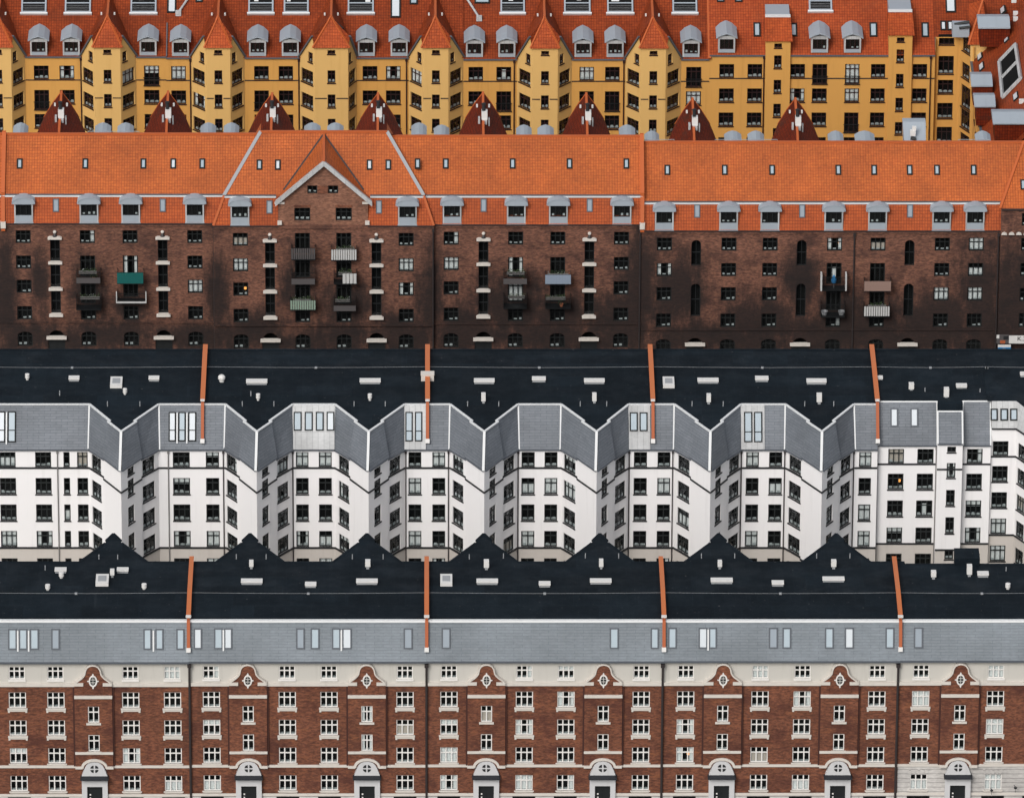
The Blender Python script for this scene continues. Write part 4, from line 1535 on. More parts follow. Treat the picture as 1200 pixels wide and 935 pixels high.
def flats_right():
    zb = rz3(YB3)
    defs = [  # y offset, u0, u1, eave v, top v, band v, windows
        (.7, 1028.5, 1098, 521.3, 470.2, 543.5, 636.6, [(1040, 1058.4, 3), (1074, 1093, 3)], [(543, 526), (573.5, 555), (605, 586.3), (636, 618), (667, 648.6)]),
        (-.25, 1098, 1127.6, 519.6, 481.7, 549.6, 643.9, [(1108.8, 1119, 2)], [(530, 523.4), (560, 542.5), (592.6, 574), (625, 606), (655.2, 636)]),
        (.7, 1127.6, 1160.5, 521.3, 469.8, 543.5, 636.6, [(1132, 1150.3, 3)], [(543, 526), (573.5, 555), (605, 586.3), (636, 618), (667, 648.6)])]
    T = Thing('apartment_house', HOUSES3[4][2], 'house', (F3.hit(1094, 548)[0], Y3 + 6, 0), G3)
    w, lo, tr, sl, fl, gut = MB(), MB(), MB(), MB(), MB(), MB()
    wins = []
    tops = []
    r = MB()
    for dy, ua, ub, ve, vt, vb, vb2, ww, rows in defs:
        y = Y3 + dy
        P = Pl((0, y, 0))
        a0, a1 = P.hit(ua, 548)[0], P.hit(ub, 548)[0]
        ze, zs, zs2 = P.hit(1090, ve)[1], P.hit(1090, vb)[1], P.hit(1090, vb2)[1]
        inset = 2.1 if dy > 0 else 1.7
        zt = at_y(1090, vt, y + inset).z
        ops = []
        for wa, wb, cols in ww:
            s0, s1 = P.hit(wa, 575)[0], P.hit(wb, 575)[0]
            for k, (vbm, vtp) in enumerate(rows):
                z0, z1 = P.hit(1090, vbm)[1], P.hit(1090, vtp)[1]
                ops.append((s0, s1, z0, z1))
                cur = {(1040, 0): 'full_b', (1074, 2): 'mid', (1132, 2): 'up', (1040, 3): 'up'}.get((int(wa), k)) or rand_curtain(.1)
                wins.append((P, s0, s1, z0, z1, cols, cur, .25 if (int(wa), k) == (1040, 1) else None))
        w.wall(P, a0, a1, zs2, ze, [o for o in ops if o[2] > zs2 - .3], 0, 1, .16)
        lo.wall(P, a0, a1, 0, zs2, [o for o in ops if o[2] <= zs2 - .3], 0, 1, .16)
        for x in (a0, a1):
            w.face([P.pt(x, 0, 0), P.pt(x, 0, -2), P.pt(x, ze, -2), P.pt(x, ze, 0)])
        for z in (zs, zs2):
            tr.box(P, a0, a1, z - .1, z + .06, 0, .08)
        S = Pl((0, y - .12, ze), (1, 0, 0), (0, inset + .12, zt - ze))
        Ls = math.hypot(inset + .12, zt - ze)
        sl.box(S, a0, a1, 0, Ls, -.12, 0)
        gut.box(P, a0, a1, ze - .1, ze + .03, -.1, .2)
        fl.box(S, a0, a1, Ls - .1, Ls + .03, -.1, .06)
        fl.box(S, a0 - .04, a0 + .1, 0, Ls, -.3, .05)
        fl.box(S, a1 - .1, a1 + .04, 0, Ls, -.3, .05)
        tops.append((a0, a1, y + inset, zt))
        if dy > 0 and ua < 1050:
            for a, b in ((1043.5, 1052.3), (1067, 1075.9)):
                roof_window(T, S, a, b, 478.3, 499.8, 'skyglass_white', 'lead', .12)
    T.part('wall', w, [M['white_render'], M['room']])
    T.part('ground_floor_wall', lo, [M['beige_render'], M['room']])
    T.part('band', tr, M['black_trim'])
    so = T.part('slate_slope', sl, M['slate_dark'])
    T.part('edge_flashing', fl, M['flash_white'], so)
    T.part('gutter', gut, M['lead'], so)
    for P, s0, s1, z0, z1, cols, c, lamp in wins:
        window(T, P, s0, s1, z0, z1, 'white', cols, curtain=c, lamp=lamp)
    x0, x1 = tops[0][0], tops[-1][1]
    pts = []
    for a0, a1, y, z in tops:
        pts += [Vector((a0, y, z)), Vector((a1, y, z))]
    r.face(pts + [Vector((x1, YR3, ZR3)), Vector((x0, YR3, ZR3))])
    r.face([Vector((x0, YR3, ZR3)), Vector((x1, YR3, ZR3)), Vector((x1, YB3, zb)), Vector((x0, YB3, zb))])
    ro = T.part('roof', r, M['felt'])
    roof_tail(T, ro, x0, x1, zb, 4)
    for u in (1097.5, 1128):
        downpipe(T, u, 523, 700, Pl((0, Y3 + .7, 0)), 'pipe_grey', .055, .1)
    # ---- right edge
    T = Thing('apartment_house', HOUSES3[5][2], 'house', (F3.hit(1185, 548)[0], Y3 + 6, 0), G3)
    y = Y3 + 1.1
    P = Pl((0, y, 0))
    a0, a1 = P.hit(1160.5, 560)[0], P.hit(1189.5, 560)[0]
    d = Vector((math.cos(math.radians(60)), -math.sin(math.radians(60)), 0))
    Q = Pl((a1, y, 0), d)
    LQ = 5.6
    zt2, zs, zs2 = P.hit(1170, 502)[1], P.hit(1170, 534.6)[1], P.hit(1170, 626.4)[1]
    w, lo, tr = MB(), MB(), MB()
    opsP, opsQ = [], []
    for vb, vt in ((534, 517), (564.5, 546), (595, 576.7), (625.8, 607.4), (657.4, 639)):
        z0, z1 = P.hit(1170, vb)[1], P.hit(1170, vt)[1]
        opsP.append((P.hit(1162, 575)[0], P.hit(1180.2, 575)[0], z0, z1))
        opsQ.append((.35, 1.75, z0, z1))
    for F, ops, s0, s1 in ((P, opsP, a0, a1), (Q, opsQ, 0, LQ)):
        w.wall(F, s0, s1, zs2, zt2, [o for o in ops if o[2] > zs2 - .3], 0, 1, .16)
        lo.wall(F, s0, s1, 0, zs2, [o for o in ops if o[2] <= zs2 - .3], 0, 1, .16)
        for z in (zs, zs2):
            tr.box(F, s0, s1, z - .1, z + .06, 0, .08)
        tr.box(F, s0, s1, zt2 - .05, zt2 + .05, -.05, .2)
    w.face([P.pt(a0, 0, 0), P.pt(a0, 0, -1), P.pt(a0, zt2, -1), P.pt(a0, zt2, 0)])
    T.part('wall', w, [M['white_render'], M['room']])
    T.part('ground_floor_wall', lo, [M['beige_render'], M['room']])
    T.part('band', tr, M['black_trim'])
    for F, ops in ((P, opsP), (Q, opsQ)):
        for k, o in enumerate(ops):
            window(T, F, *o, 'white', 3, curtain='full' if k in (3, 4) and F is P else ('full_b' if k == 2 and F is Q else None))
    zt = at_y(1170, 470.5, y + 1.2).z
    S = Pl((0, y - .05, zt2 + .05), (1, 0, 0), (0, 1.25, zt - zt2))
    Ls = math.hypot(1.25, zt - zt2)
    sl = MB()
    tip = Q.pt(LQ, 0)
    q0, q1 = S.pt(a0, Ls), S.pt(a1, Ls)
    xl = F3.hit(1160.5, 548)[0] - .3
    qt = Vector((tip.x, tip.y + 1.4, rz3(tip.y + 1.4)))
    sl.face([S.pt(a0, 0), S.pt(a1, 0), q1, q0])
    sl.face([S.pt(a1, 0), Vector((tip.x, tip.y, zt2 + .05)), qt, q1])
    so = T.part('zinc_attic', sl, M['zinc_light'])
    for a, b in ((1160.8, 1169.3), (1172.3, 1181.3), (1183.7, 1192.6)):
        roof_window(T, S, a, b, 478.7, 492.8, 'skyglass', 'frame_dark', .12, None, .13, so)
    xe = tip.x + 6
    r = MB()
    r.face([Vector((xl, q0.y, q0.z - .03)), q0, q1, qt, Vector((xe, qt.y, qt.z)), Vector((xe, YR3, ZR3 - .01)), Vector((xl, YR3, ZR3 - .01))])
    r.face([Vector((xl, YR3, ZR3 - .01)), Vector((xe, YR3, ZR3 - .01)), Vector((xe, YB3, zb - .01)), Vector((xl, YB3, zb - .01))])
    ro = T.part('roof', r, M['felt'])
    roof_tail(T, ro, q0.x, xe, zb, 5)


row3()
# ------------------------------------------------------------------ third row: brown brick houses with orange tile roofs
Y2 = 852.0
F2 = Pl((0, Y2, 0))
G2 = 'brown brick houses of the third row'
R2ROWS = [(270, 285.7), (299.6, 315.5), (328, 344), (358.8, 375)]
soot_and_shade(M['brick_dark'], [(at_y(u, v, Y2).x, at_y(u, v, Y2).z, ru / 11.5, rv / 10.5) for u, v, ru, rv in
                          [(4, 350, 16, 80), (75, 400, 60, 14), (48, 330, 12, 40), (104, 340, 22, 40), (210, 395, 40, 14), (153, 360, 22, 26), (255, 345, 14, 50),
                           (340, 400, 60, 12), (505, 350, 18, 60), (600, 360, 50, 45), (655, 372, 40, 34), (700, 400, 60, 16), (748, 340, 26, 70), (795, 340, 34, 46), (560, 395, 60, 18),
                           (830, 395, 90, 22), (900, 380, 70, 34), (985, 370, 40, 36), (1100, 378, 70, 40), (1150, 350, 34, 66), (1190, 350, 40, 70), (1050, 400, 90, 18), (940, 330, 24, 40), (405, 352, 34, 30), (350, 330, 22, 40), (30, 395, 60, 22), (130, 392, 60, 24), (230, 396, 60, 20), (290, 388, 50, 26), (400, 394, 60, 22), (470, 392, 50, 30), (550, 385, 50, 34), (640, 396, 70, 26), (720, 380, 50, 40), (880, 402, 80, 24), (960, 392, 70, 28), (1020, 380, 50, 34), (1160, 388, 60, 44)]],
        (.0105, .008, .008), .9)  # soot patches, massed low to paint in the shade at the wall foot
HOUSES2 = [
    (-60, 5, 0, 0, 'brown brick house just showing at the left edge, beyond an orange gable parapet', None),
    (5, 250.5, 0, 0, 'brown brick house with a teal balcony and two shafts of white stone beams', 'wing'),
    (250.5, 508.3, 3.2, -.35, 'brown brick house with a pointed central gable and six balconies', 'centre'),
    (508.3, 752, 1.8, 0, 'brown brick house with a pale blue balcony screen and two stone-beamed shafts', 'wing'),
    (752, 1171.5, 8.8, 0, 'long brown brick house with narrow arched stair windows instead of stone beams', 'east'),
    (1171.5, 1260, 0, -.5, 'hip-roofed brown brick corner house at the right edge', 'corner')]
DOR2 = [27.4, 104, 153, 228, 281, 477.4, 529.7, 605, 654.4, 729, 778.6, 854, 902.5, 977.3, 1028.7, 1103.8, 1143]
WIN2 = [28, 103, 153, 228.7, 282, 476, 528.7, 604.2, 653.5, 728, 778.3, 853.8, 902, 977.3, 1028.2, 1103.5, 1143.2]
UP2 = [23, 100, 168, 203, 237, 304, 325.5, 433, 455, 489.3, 522.4, 600.7, 667.4, 734, 782, 849.3, 904.8, 982.4, 1024.4, 1066, 1098, 1141]
LOW2 = [65.5, 190.6, 315.7, 444, 566.7, 691, 817, 940, 1066.5]
SLOT2 = [65, 191, 316.5, 441.2, 566.5, 690.5]
ARCH2 = [815.5, 939, 1065.3]
BAL2 = [  # u0, u1, v0, v1, front, material
    (89.4, 117.5, 319, 331, 'low', 'cloth_grey'), (89, 118.5, 349, 362.5, None, None), (137, 168, 319.5, 332, 'full', 'teal'), (137, 170.5, 344, 355, 'edge', 'slat_white'),
    (341, 369.5, 291, 304, 'slats', 'cloth_grey'), (388, 418, 292.5, 304.8, 'slats', 'slat_white'), (341.5, 369, 320, 332.3, 'low', 'cloth_grey'), (391, 418, 320.5, 332.5, 'half', 'slat_white'),
    (340, 370, 352, 363, 'slats', 'slat_green'), (391, 417, 352, 363.5, 'low', 'cloth_grey'),
    (590, 617.5, 320, 332, 'low', 'cloth_grey'), (639, 669, 322, 332.6, 'full', 'cloth_blue'), (590, 617.5, 348, 361, None, None), (639, 669, 349.5, 361, None, None),
    (962, 992, 325, 340, 'sides', 'slat_white'), (962, 990, 357, 371, None, None), (1013, 1044, 329.5, 340.8, 'full', 'cloth_pink'), (1012.5, 1042.5, 359, 370.6, 'slats', 'slat_white')]
WHITE2 = {(528, 1): 'full', (476, 1): 'full', (1103, 2): 'full', (1143, 2): 'full', (1143, 1): 'low', (778, 1): 'side', (977, 1): 'mid', (103, 0): 'right'}
AMBER2 = {(282, 2): .3, (977, 0): .34}


def main_section(T, hi, u0, u1, ve, vb, vr, yw):
    """eave, break and ridge of one mansard section; returns lower and upper roof planes"""
    uref = (u0 + u1) / 2
    ze = at_y(uref, ve, yw - .15).z
    zb = at_y(uref, vb, yw + .7).z
    zr = at_y(uref, vr, yw + 6.0).z
    LP = Pl((0, yw - .15, ze), (1, 0, 0), (0, .85, zb - ze))
    UP = Pl((0, yw + .7, zb), (1, 0, 0), (0, 5.3, zr - zb))
    return ze, zb, zr, LP, UP


def row2():
    for hi, (u0, u1, dv, dy, label, kind) in enumerate(HOUSES2):
        yw = Y2 + dy
        P = Pl((0, yw, 0))

        def X(u, v=320, c=0):
            return P.hit(u, v, c)[0]
        uref = max(0, min(1200, (u0 + u1) / 2))

        def Z(v, c=0):
            return P.hit(uref, v, c)[1]
        x0, x1 = X(u0), X(u1)
        T = Thing('apartment_house', label, 'house', ((x0 + x1) / 2, yw + 6, 0), G2)
        inn = lambda u: u0 < u < u1
        if kind == 'corner':
            corner2(T, P, X, Z, x0, x1)
            continue
        ve, vb, vr = {0: (262, 229, 157), 1: (262, 228.7, 157.5), 2: (264.7, 229.7, 154.8), 3: (263.3, 229.5, 160), 4: (270.6, 237.3, 167)}[hi]
        ze, zb, zr, LP, UP = main_section(T, hi, u0, u1, ve, vb, vr, yw)
        rows = [(Z(b + dv), Z(a + dv)) for a, b in R2ROWS]
        arow = (Z(405.8 + dv), Z(389.2 + dv))
        ops, wins = [], []
        hw = (X(17.6) - X(0)) / 2
        bal = [b for b in BAL2 if inn((b[0] + b[1]) / 2)]
        for u in WIN2 if kind != 'centre' else [282, 354.6, 403, 476]:
            if not inn(u):
                continue
            x = X(u)
            for ri, (z0, z1) in enumerate(rows):
                sty = 'ware'
                for b in bal:
                    if abs((b[0] + b[1]) / 2 - u) < 14:
                        C = 1.15
                        zf = P.hit(u, b[3], C)[1]
                        if z0 - 1.9 < zf < z0 + .45 and sty == 'ware':
                            z0 = zf + .12
                            sty = 'door'
                if kind == 'centre' and ri == 0 and 300 < u < 450:
                    pass
                ops.append((x - hw, x + hw, z0, z1))
                wins.append((x - hw, x + hw, z0, z1, sty, 0, WHITE2.get((int(u), ri)) or rand_curtain(.10), AMBER2.get((int(u), ri))))
            z0, z1 = arow
            ops.append((x - hw, x + hw, z0, z1 + .05, .42))
            wins.append((x - hw, x + hw, z0, z1 + .05, 'ware', .42, None, None))
        slots = [u for u in SLOT2 if inn(u)]
        sw = (X(11.4) - X(0)) / 2
        pw = (X(20) - X(0)) / 2
        for u in slots:
            x = X(u)
            ops.append((x - sw, x + sw, Z(367.5 + dv), Z(280 + dv)))
            ops.append((x - pw, x + pw, -.2, Z(387 + dv), 1.0))
        for u in [a for a in ARCH2 if inn(a)]:
            x = X(u)
            for t, b in ((281.5, 311.7), (332.5, 371)):
                ops.append((x - sw, x + sw, Z(b), Z(t), .5))
                wins.append((x - sw, x + sw, Z(b), Z(t), 'slot', .5, None, None))
            ops.append((x - pw, x + pw, -.2, Z(396), 1.0))
        w = MB()
        ztop = ze + .05
        if kind == 'centre':
            # the gable stands up through the mansard
            ga, gb = X(326.6), X(431.4)
            w.wall(P, x0, x1, 0, ztop, ops, 0, 1, .22)
            g = MB()
            zs = Z(238.5, .1)
            za = Z(192, .1)
            xm = X(379.4)
            gops = [o for o in ops if o[0] > ga and o[1] < gb]
            big = [(X(345.4), X(364), Z(259), Z(243.8)), (X(393.7), X(412.5), Z(259), Z(243.8))]
            sm = [(X(360.7), X(372.3), Z(227.2), Z(217.6)), (X(385), X(396.8), Z(227.2), Z(217.6))]
            g.wall(P, ga, gb, ztop, [(ga, zs), (xm, za), (gb, zs)], big + sm, 0, 1, .22, .0)
            for x in (ga, gb):
                g.face([P.pt(x, ztop, -.8), P.pt(x, ztop, .0), P.pt(x, zs, .0), P.pt(x, zs, -1.5)], 0)
            gw = T.part('gable_wall', g, [M['brick_gable'], M['room']])
            for o in big + sm:
                window(T, P, *o, 'ware', 3 if o in big else 2, c=.0)
            k = MB()
            k.box(P, X(373), X(384.4), Z(226.8), Z(218), .0, .06)
            k.box(P, X(345), X(364.5), Z(242.3), Z(240.6), .0, .1)
            k.box(P, X(393.3), X(413), Z(242.3), Z(240.6), .0, .1)
            T.part('brick_panel', k, M['brick_red'], gw)
            k = MB()
            for e in (-1, 1):
                xs = xm + e * (X(430.6) - xm)
                k.box(P, xs - .5, xs + .5, Z(239, .1), Z(237, .1), .0, .2)
                k.box(P, xs - .22, xs + .22, Z(262), Z(258.5), .0, .4)
            T.part('corbel', k, M['stone_trim'], gw)
            gable_roof(T, P, UP, X, Z)
        else:
            w.wall(P, x0, x1, 0, ztop, ops, 0, 1, .22)
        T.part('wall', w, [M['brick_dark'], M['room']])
        for a, b, z0, z1, sty, ar, cur, lamp in wins:
            window(T, P, a, b, z0, z1, sty, 2 if sty == 'slot' else 3, ar, c=0, curtain=cur, lamp=lamp)
        # string course and eaves
        k = MB()
        k.box(P, x0, x1, Z(378.3 + dv), Z(376.6 + dv), 0, .12 if kind != 'centre' else .2)
        k.box(P, x0, x1, ze - .35, ze - .05, 0, .14)
        T.part('brick_band', k, M['brick_dark'])
        # stair shafts with stone beams
        for u in slots:
            x = X(u)
            bw = (X(16.4) - X(0)) / 2
            for t, b in ((276.5, 281), (306, 310), (336.5, 340.8), (366.8, 371.5)):
                k = MB()
                zt, zb_ = Z(t + dv), Z(b + dv, .3)
                k.prism(P, [(x - bw, zb_), (x + bw, zb_), (x + bw, zb_ + .2), (x + bw - .2, zt), (x - bw + .2, zt), (x - bw, zb_ + .2)], -.1, .34)
                T.part('stone_beam', k, M['stone_trim'])
            k = MB()
            q = P.pt(x, Z(275.5 + dv), .12)
            k.lathe(q, [(.24, -.1), (.2, .04), (.1, .2), (.07, .23)], 1, 12)
            k.lathe(q + Vector((0, 0, .22)), [(.06, 0), (.15, .06), (.19, .18), (.14, .3), (0, .36)], 0, 12)
            T.part('finial', k, [M['stone_trim'], M['pipe_dark']])
            for t, b in ((281, 306), (310, 336.5), (340.8, 366.8)):
                window(T, P, x - sw, x + sw, Z(b + dv), Z(t + dv, 0), 'slot', 2, name='stair_window')
        for u in slots + [a for a in ARCH2 if inn(a)]:
            x = X(u)
            bw = (X(23.6) - X(0)) / 2
            o = 0 if kind != 'east' else -.9
            k = MB()
            zt, zb_ = Z(393.6 + dv + o), Z(398 + dv + o, .4)
            k.prism(P, [(x - bw, zb_), (x + bw, zb_), (x + bw, zb_ + .22), (x + bw - .25, zt), (x - bw + .25, zt), (x - bw, zb_ + .22)], -.1, .42)
            po = T.part('door_lintel', k, M['stone_trim'])
            k = MB()
            k.box(P, x - pw, x + pw, 0, zb_, -.22, -.16)
            k.box(P, x - .02, x + .02, 0, zb_ - .1, -.16, -.13)
            T.part('door', k, M['door_black'])
        # roof
        r = MB()
        Ls, Lu = math.hypot(.85, zb - ze), math.hypot(5.3, zr - zb)
        if kind == 'centre':
            ex = [X(250.5), X(508.3)]
            bx = [UP.hit(262.5, vb)[0], UP.hit(496.5, vb)[0]]
            rx = [UP.hit(305.5, vr)[0], UP.hit(453.5, vr)[0]]
        else:
            ex, bx, rx = [x0, x1], [x0, x1], [x0, x1]
            if hi == 1:
                bx[1], rx[1] = X(266), X(310)
            if hi == 3:
                bx[0], rx[0] = X(493), X(449)
            if hi == 4:
                rx[1] = X(1199)
        lowr = MB()
        if kind == 'centre':
            lowr.face([LP.pt(ex[0], 0), LP.pt(X(327), 0), LP.pt(X(327), Ls), LP.pt(bx[0], Ls)])
            T.part('lower_roof', lowr, M['tile_red'])
            lowr = MB()
            lowr.face([LP.pt(X(431), 0), LP.pt(ex[1], 0), LP.pt(bx[1], Ls), LP.pt(X(431), Ls)])
        else:
            lowr.face([LP.pt(ex[0], 0), LP.pt(ex[1], 0), LP.pt(bx[1], Ls), LP.pt(bx[0], Ls)])
        lo_ = T.part('lower_roof', lowr, M['tile_red'])
        r.face([UP.pt(bx[0], 0, .02), UP.pt(bx[1], 0, .02), UP.pt(rx[1], Lu, .02), UP.pt(rx[0], Lu, .02)])
        yb = yw + 12.0
        bz = at_y(uref, ve, yw).z
        RID = Vector((0, yw + 6, zr))
        r.face([Vector((rx[0], RID.y, zr)), Vector((rx[1], RID.y, zr)), Vector((rx[1], yb, bz)), Vector((rx[0], yb, bz))])
        if kind == 'centre':
            for s in (0, 1):
                e0, b0, r0 = LP.pt(ex[s], 0), UP.pt(bx[s], 0), UP.pt(rx[s], Lu)
                sh = Vector((0, 2.2, 0))
                r.face([e0, b0, b0 + sh, e0 + sh])
                r.face([b0, r0, r0 + sh, b0 + sh])
        ro = T.part('roof', r, M['tile_orange'])
        k = MB()
        k.bar(Vector((rx[0], RID.y, zr + .04)), Vector((rx[1], RID.y, zr + .04)), .14, .09)
        T.part('ridge_tiles', k, M['tile_cap'], ro)
        k = MB()
        B = Pl((0, yw + .7, zb))
        gaps = [(bx[0], bx[1])]
        if kind == 'centre':
            gaps = [(bx[0], X(324)), (X(434), bx[1])]
        for a, b in gaps:
            k.box(B, a, b, -.16, .0, -.15, .14)
        T.part('gutter', k, M['flash_white'], ro)
        k = MB()
        for a, b in gaps:
            k.box(B, a, b, .02, .10, -.2, .10)  # dark strip in place of the shadow line above the gutter
        T.part('gutter_shadow_strip', k, M['lead'], ro)
        k = MB()
        for a, b in ([(x0, X(326.6)), (X(431.4), x1)] if kind == 'centre' else [(x0, x1)]):
            k.box(P, a, b, ze - .10, ze + .02, 0, .24)
        T.part('eaves_gutter', k, M['pipe_dark'], lo_)
        if kind == 'centre':
            k = MB()
            for s in (0, 1):
                e0, b0, r0 = LP.pt(ex[s], 0), UP.pt(bx[s], 0), UP.pt(rx[s], Lu)
                k.bar(b0 + Vector((0, 0, .06)), r0 + Vector((0, 0, .06)), .17, .05, 0, UP.n)
            T.part('hip_flashing', k, M['vent_grey'], ro)
            k = MB()
            for s in (0, 1):
                e0, b0, r0 = LP.pt(ex[s], 0), UP.pt(bx[s], 0), UP.pt(rx[s], Lu)
                k.bar(e0 + Vector((0, -.03, .05)), b0 + Vector((0, -.03, .05)), .12, .08, 0, LP.n)
            T.part('hip_tiles', k, M['tile_cap'], ro)
        # dormers, roof windows
        for u in DOR2:
            if inn(u):
                d = dv if kind != 'centre' else 2.4
                dormer(T, u, (231.0 + d, 238.0 + d, 238.0 + d, 252.8 + d, 261.9 + d), yw - .12, 'curve', .95, 1.2, 1.4, 'frame_dark')
        for u in UP2:
            if inn(u):
                d = 8.6 if kind == 'east' else (2.5 if 300 < u < 460 else 1.2)
                roof_window(T, UP, u - 3.4, u + 3.4, 184.6 + d, 196.4 + d, 'skyglass_white' if RND.random() < .15 else 'skyglass', 'frame_dark', .12, None, .15)
        for u in LOW2:
            if inn(u):
                d = 7.8 if kind == 'east' else (3 if kind == 'centre' else 1)
                roof_window(T, LP, u - 3.5, u + 3.5, 232 + d, 247.5 + d, 'skyglass_grey', 'lead', .10, None, .10)
        # balconies
        for b in bal:
            bo = balcony(T, P, *b, depth=1.15, c=0)
            if int(b[0]) in (340, 590, 639, 89, 1012, 391, 388) and b[3] > 300:
                flower_box(T, *bo)
        # pipes and parapets
        if kind == 'wing' and hi == 1:
            downpipe(T, 250.2, 265, 430, P, 'pipe_dark', .07)
        if hi == 2:
            downpipe(T, 507.6, 268, 430, P, 'pipe_dark', .07)
        if kind == 'east':
            downpipe(T, 1001.5, 273, 430, P, 'pipe_dark', .08)
            downpipe(T, 1170.5, 273, 430, P, 'pipe_dark', .08)
        if hi == 3:
            downpipe(T, 750.5, 267, 430, P, 'pipe_dark', .08)
        if hi in (0, 3):
            k = MB()
            pts = [LP.pt(x1, 0), UP.pt(x1, 0), UP.pt(x1, Lu), Vector((x1, yb, bz))]
            for i in range(3):
                a, b = pts[i], pts[i + 1]
                k.hexa([a + Vector((s * .2, -.12, z)) for s, z in ((-1, -.8), (1, -.8), (1, .36), (-1, .36))] + [b + Vector((s * .2, .0, z)) for s, z in ((-1, -.8), (1, -.8), (1, .36), (-1, .36))])
            fo = T.part('parapet', k, M['tile_cap'])
            k = MB()
            k.box(P, x1 - .26, x1 + .26, ze - .45, ze + .25, -.1, .4)
            T.part('parapet_foot', k, M['stone_trim'], fo)
        back2(T, hi, u0, u1, zr, yw, bz, yb, x0, x1)


def gable_roof(T, P, UP, X, Z):
    C = .45
    ap = P.hp(379.5, 190, C)
    el, er = P.hp(322.5, 237.5, C), P.hp(436, 237.5, C)
    R = UP.hp(379.5, 157.5, .06)
    vl, vr_ = UP.hp(332.5, 223, .03), UP.hp(426, 223, .03)
    m = MB()
    m.face([ap, R, vl, el])
    m.face([ap, er, vr_, R])
    m.face([el, vl, vl - Vector((0, 0, .6)), el - Vector((0, 0, .4))])
    m.face([er, er - Vector((0, 0, .4)), vr_ - Vector((0, 0, .6)), vr_])
    o = T.part('gable_roof', m, M['tile_orange'])
    k = MB()
    k.bar(ap + Vector((0, 0, .05)), R + Vector((0, 0, .05)), .12, .08)
    T.part('ridge_tiles', k, M['tile_cap'], o)
    k = MB()
    for a, b in ((R, vl), (R, vr_)):
        k.bar(a + Vector((0, -.03, .05)), b + Vector((0, -.03, .05)), .09, .04, 0, UP.n)
    T.part('valley_flashing', k, M['pipe_dark'], o)
    k = MB()
    for e in (el, er):
        a, b = (ap.x, ap.z), (e.x, e.z)
        d = Vector((b[0] - a[0], b[1] - a[1])).normalized()
        n = Vector((-d.y, d.x)) if d.x < 0 else Vector((d.y, -d.x))
        w = .32
        q = [(a[0], a[1] + .1), (b[0], b[1] + .1), (b[0], b[1] - .42), (a[0], a[1] - .46)]
        k.prism(P, q if d.x < 0 else q[::-1], .14, C + .06 + (.003 if d.x < 0 else 0))
    T.part('gable_board', k, M['zinc_light'], o)


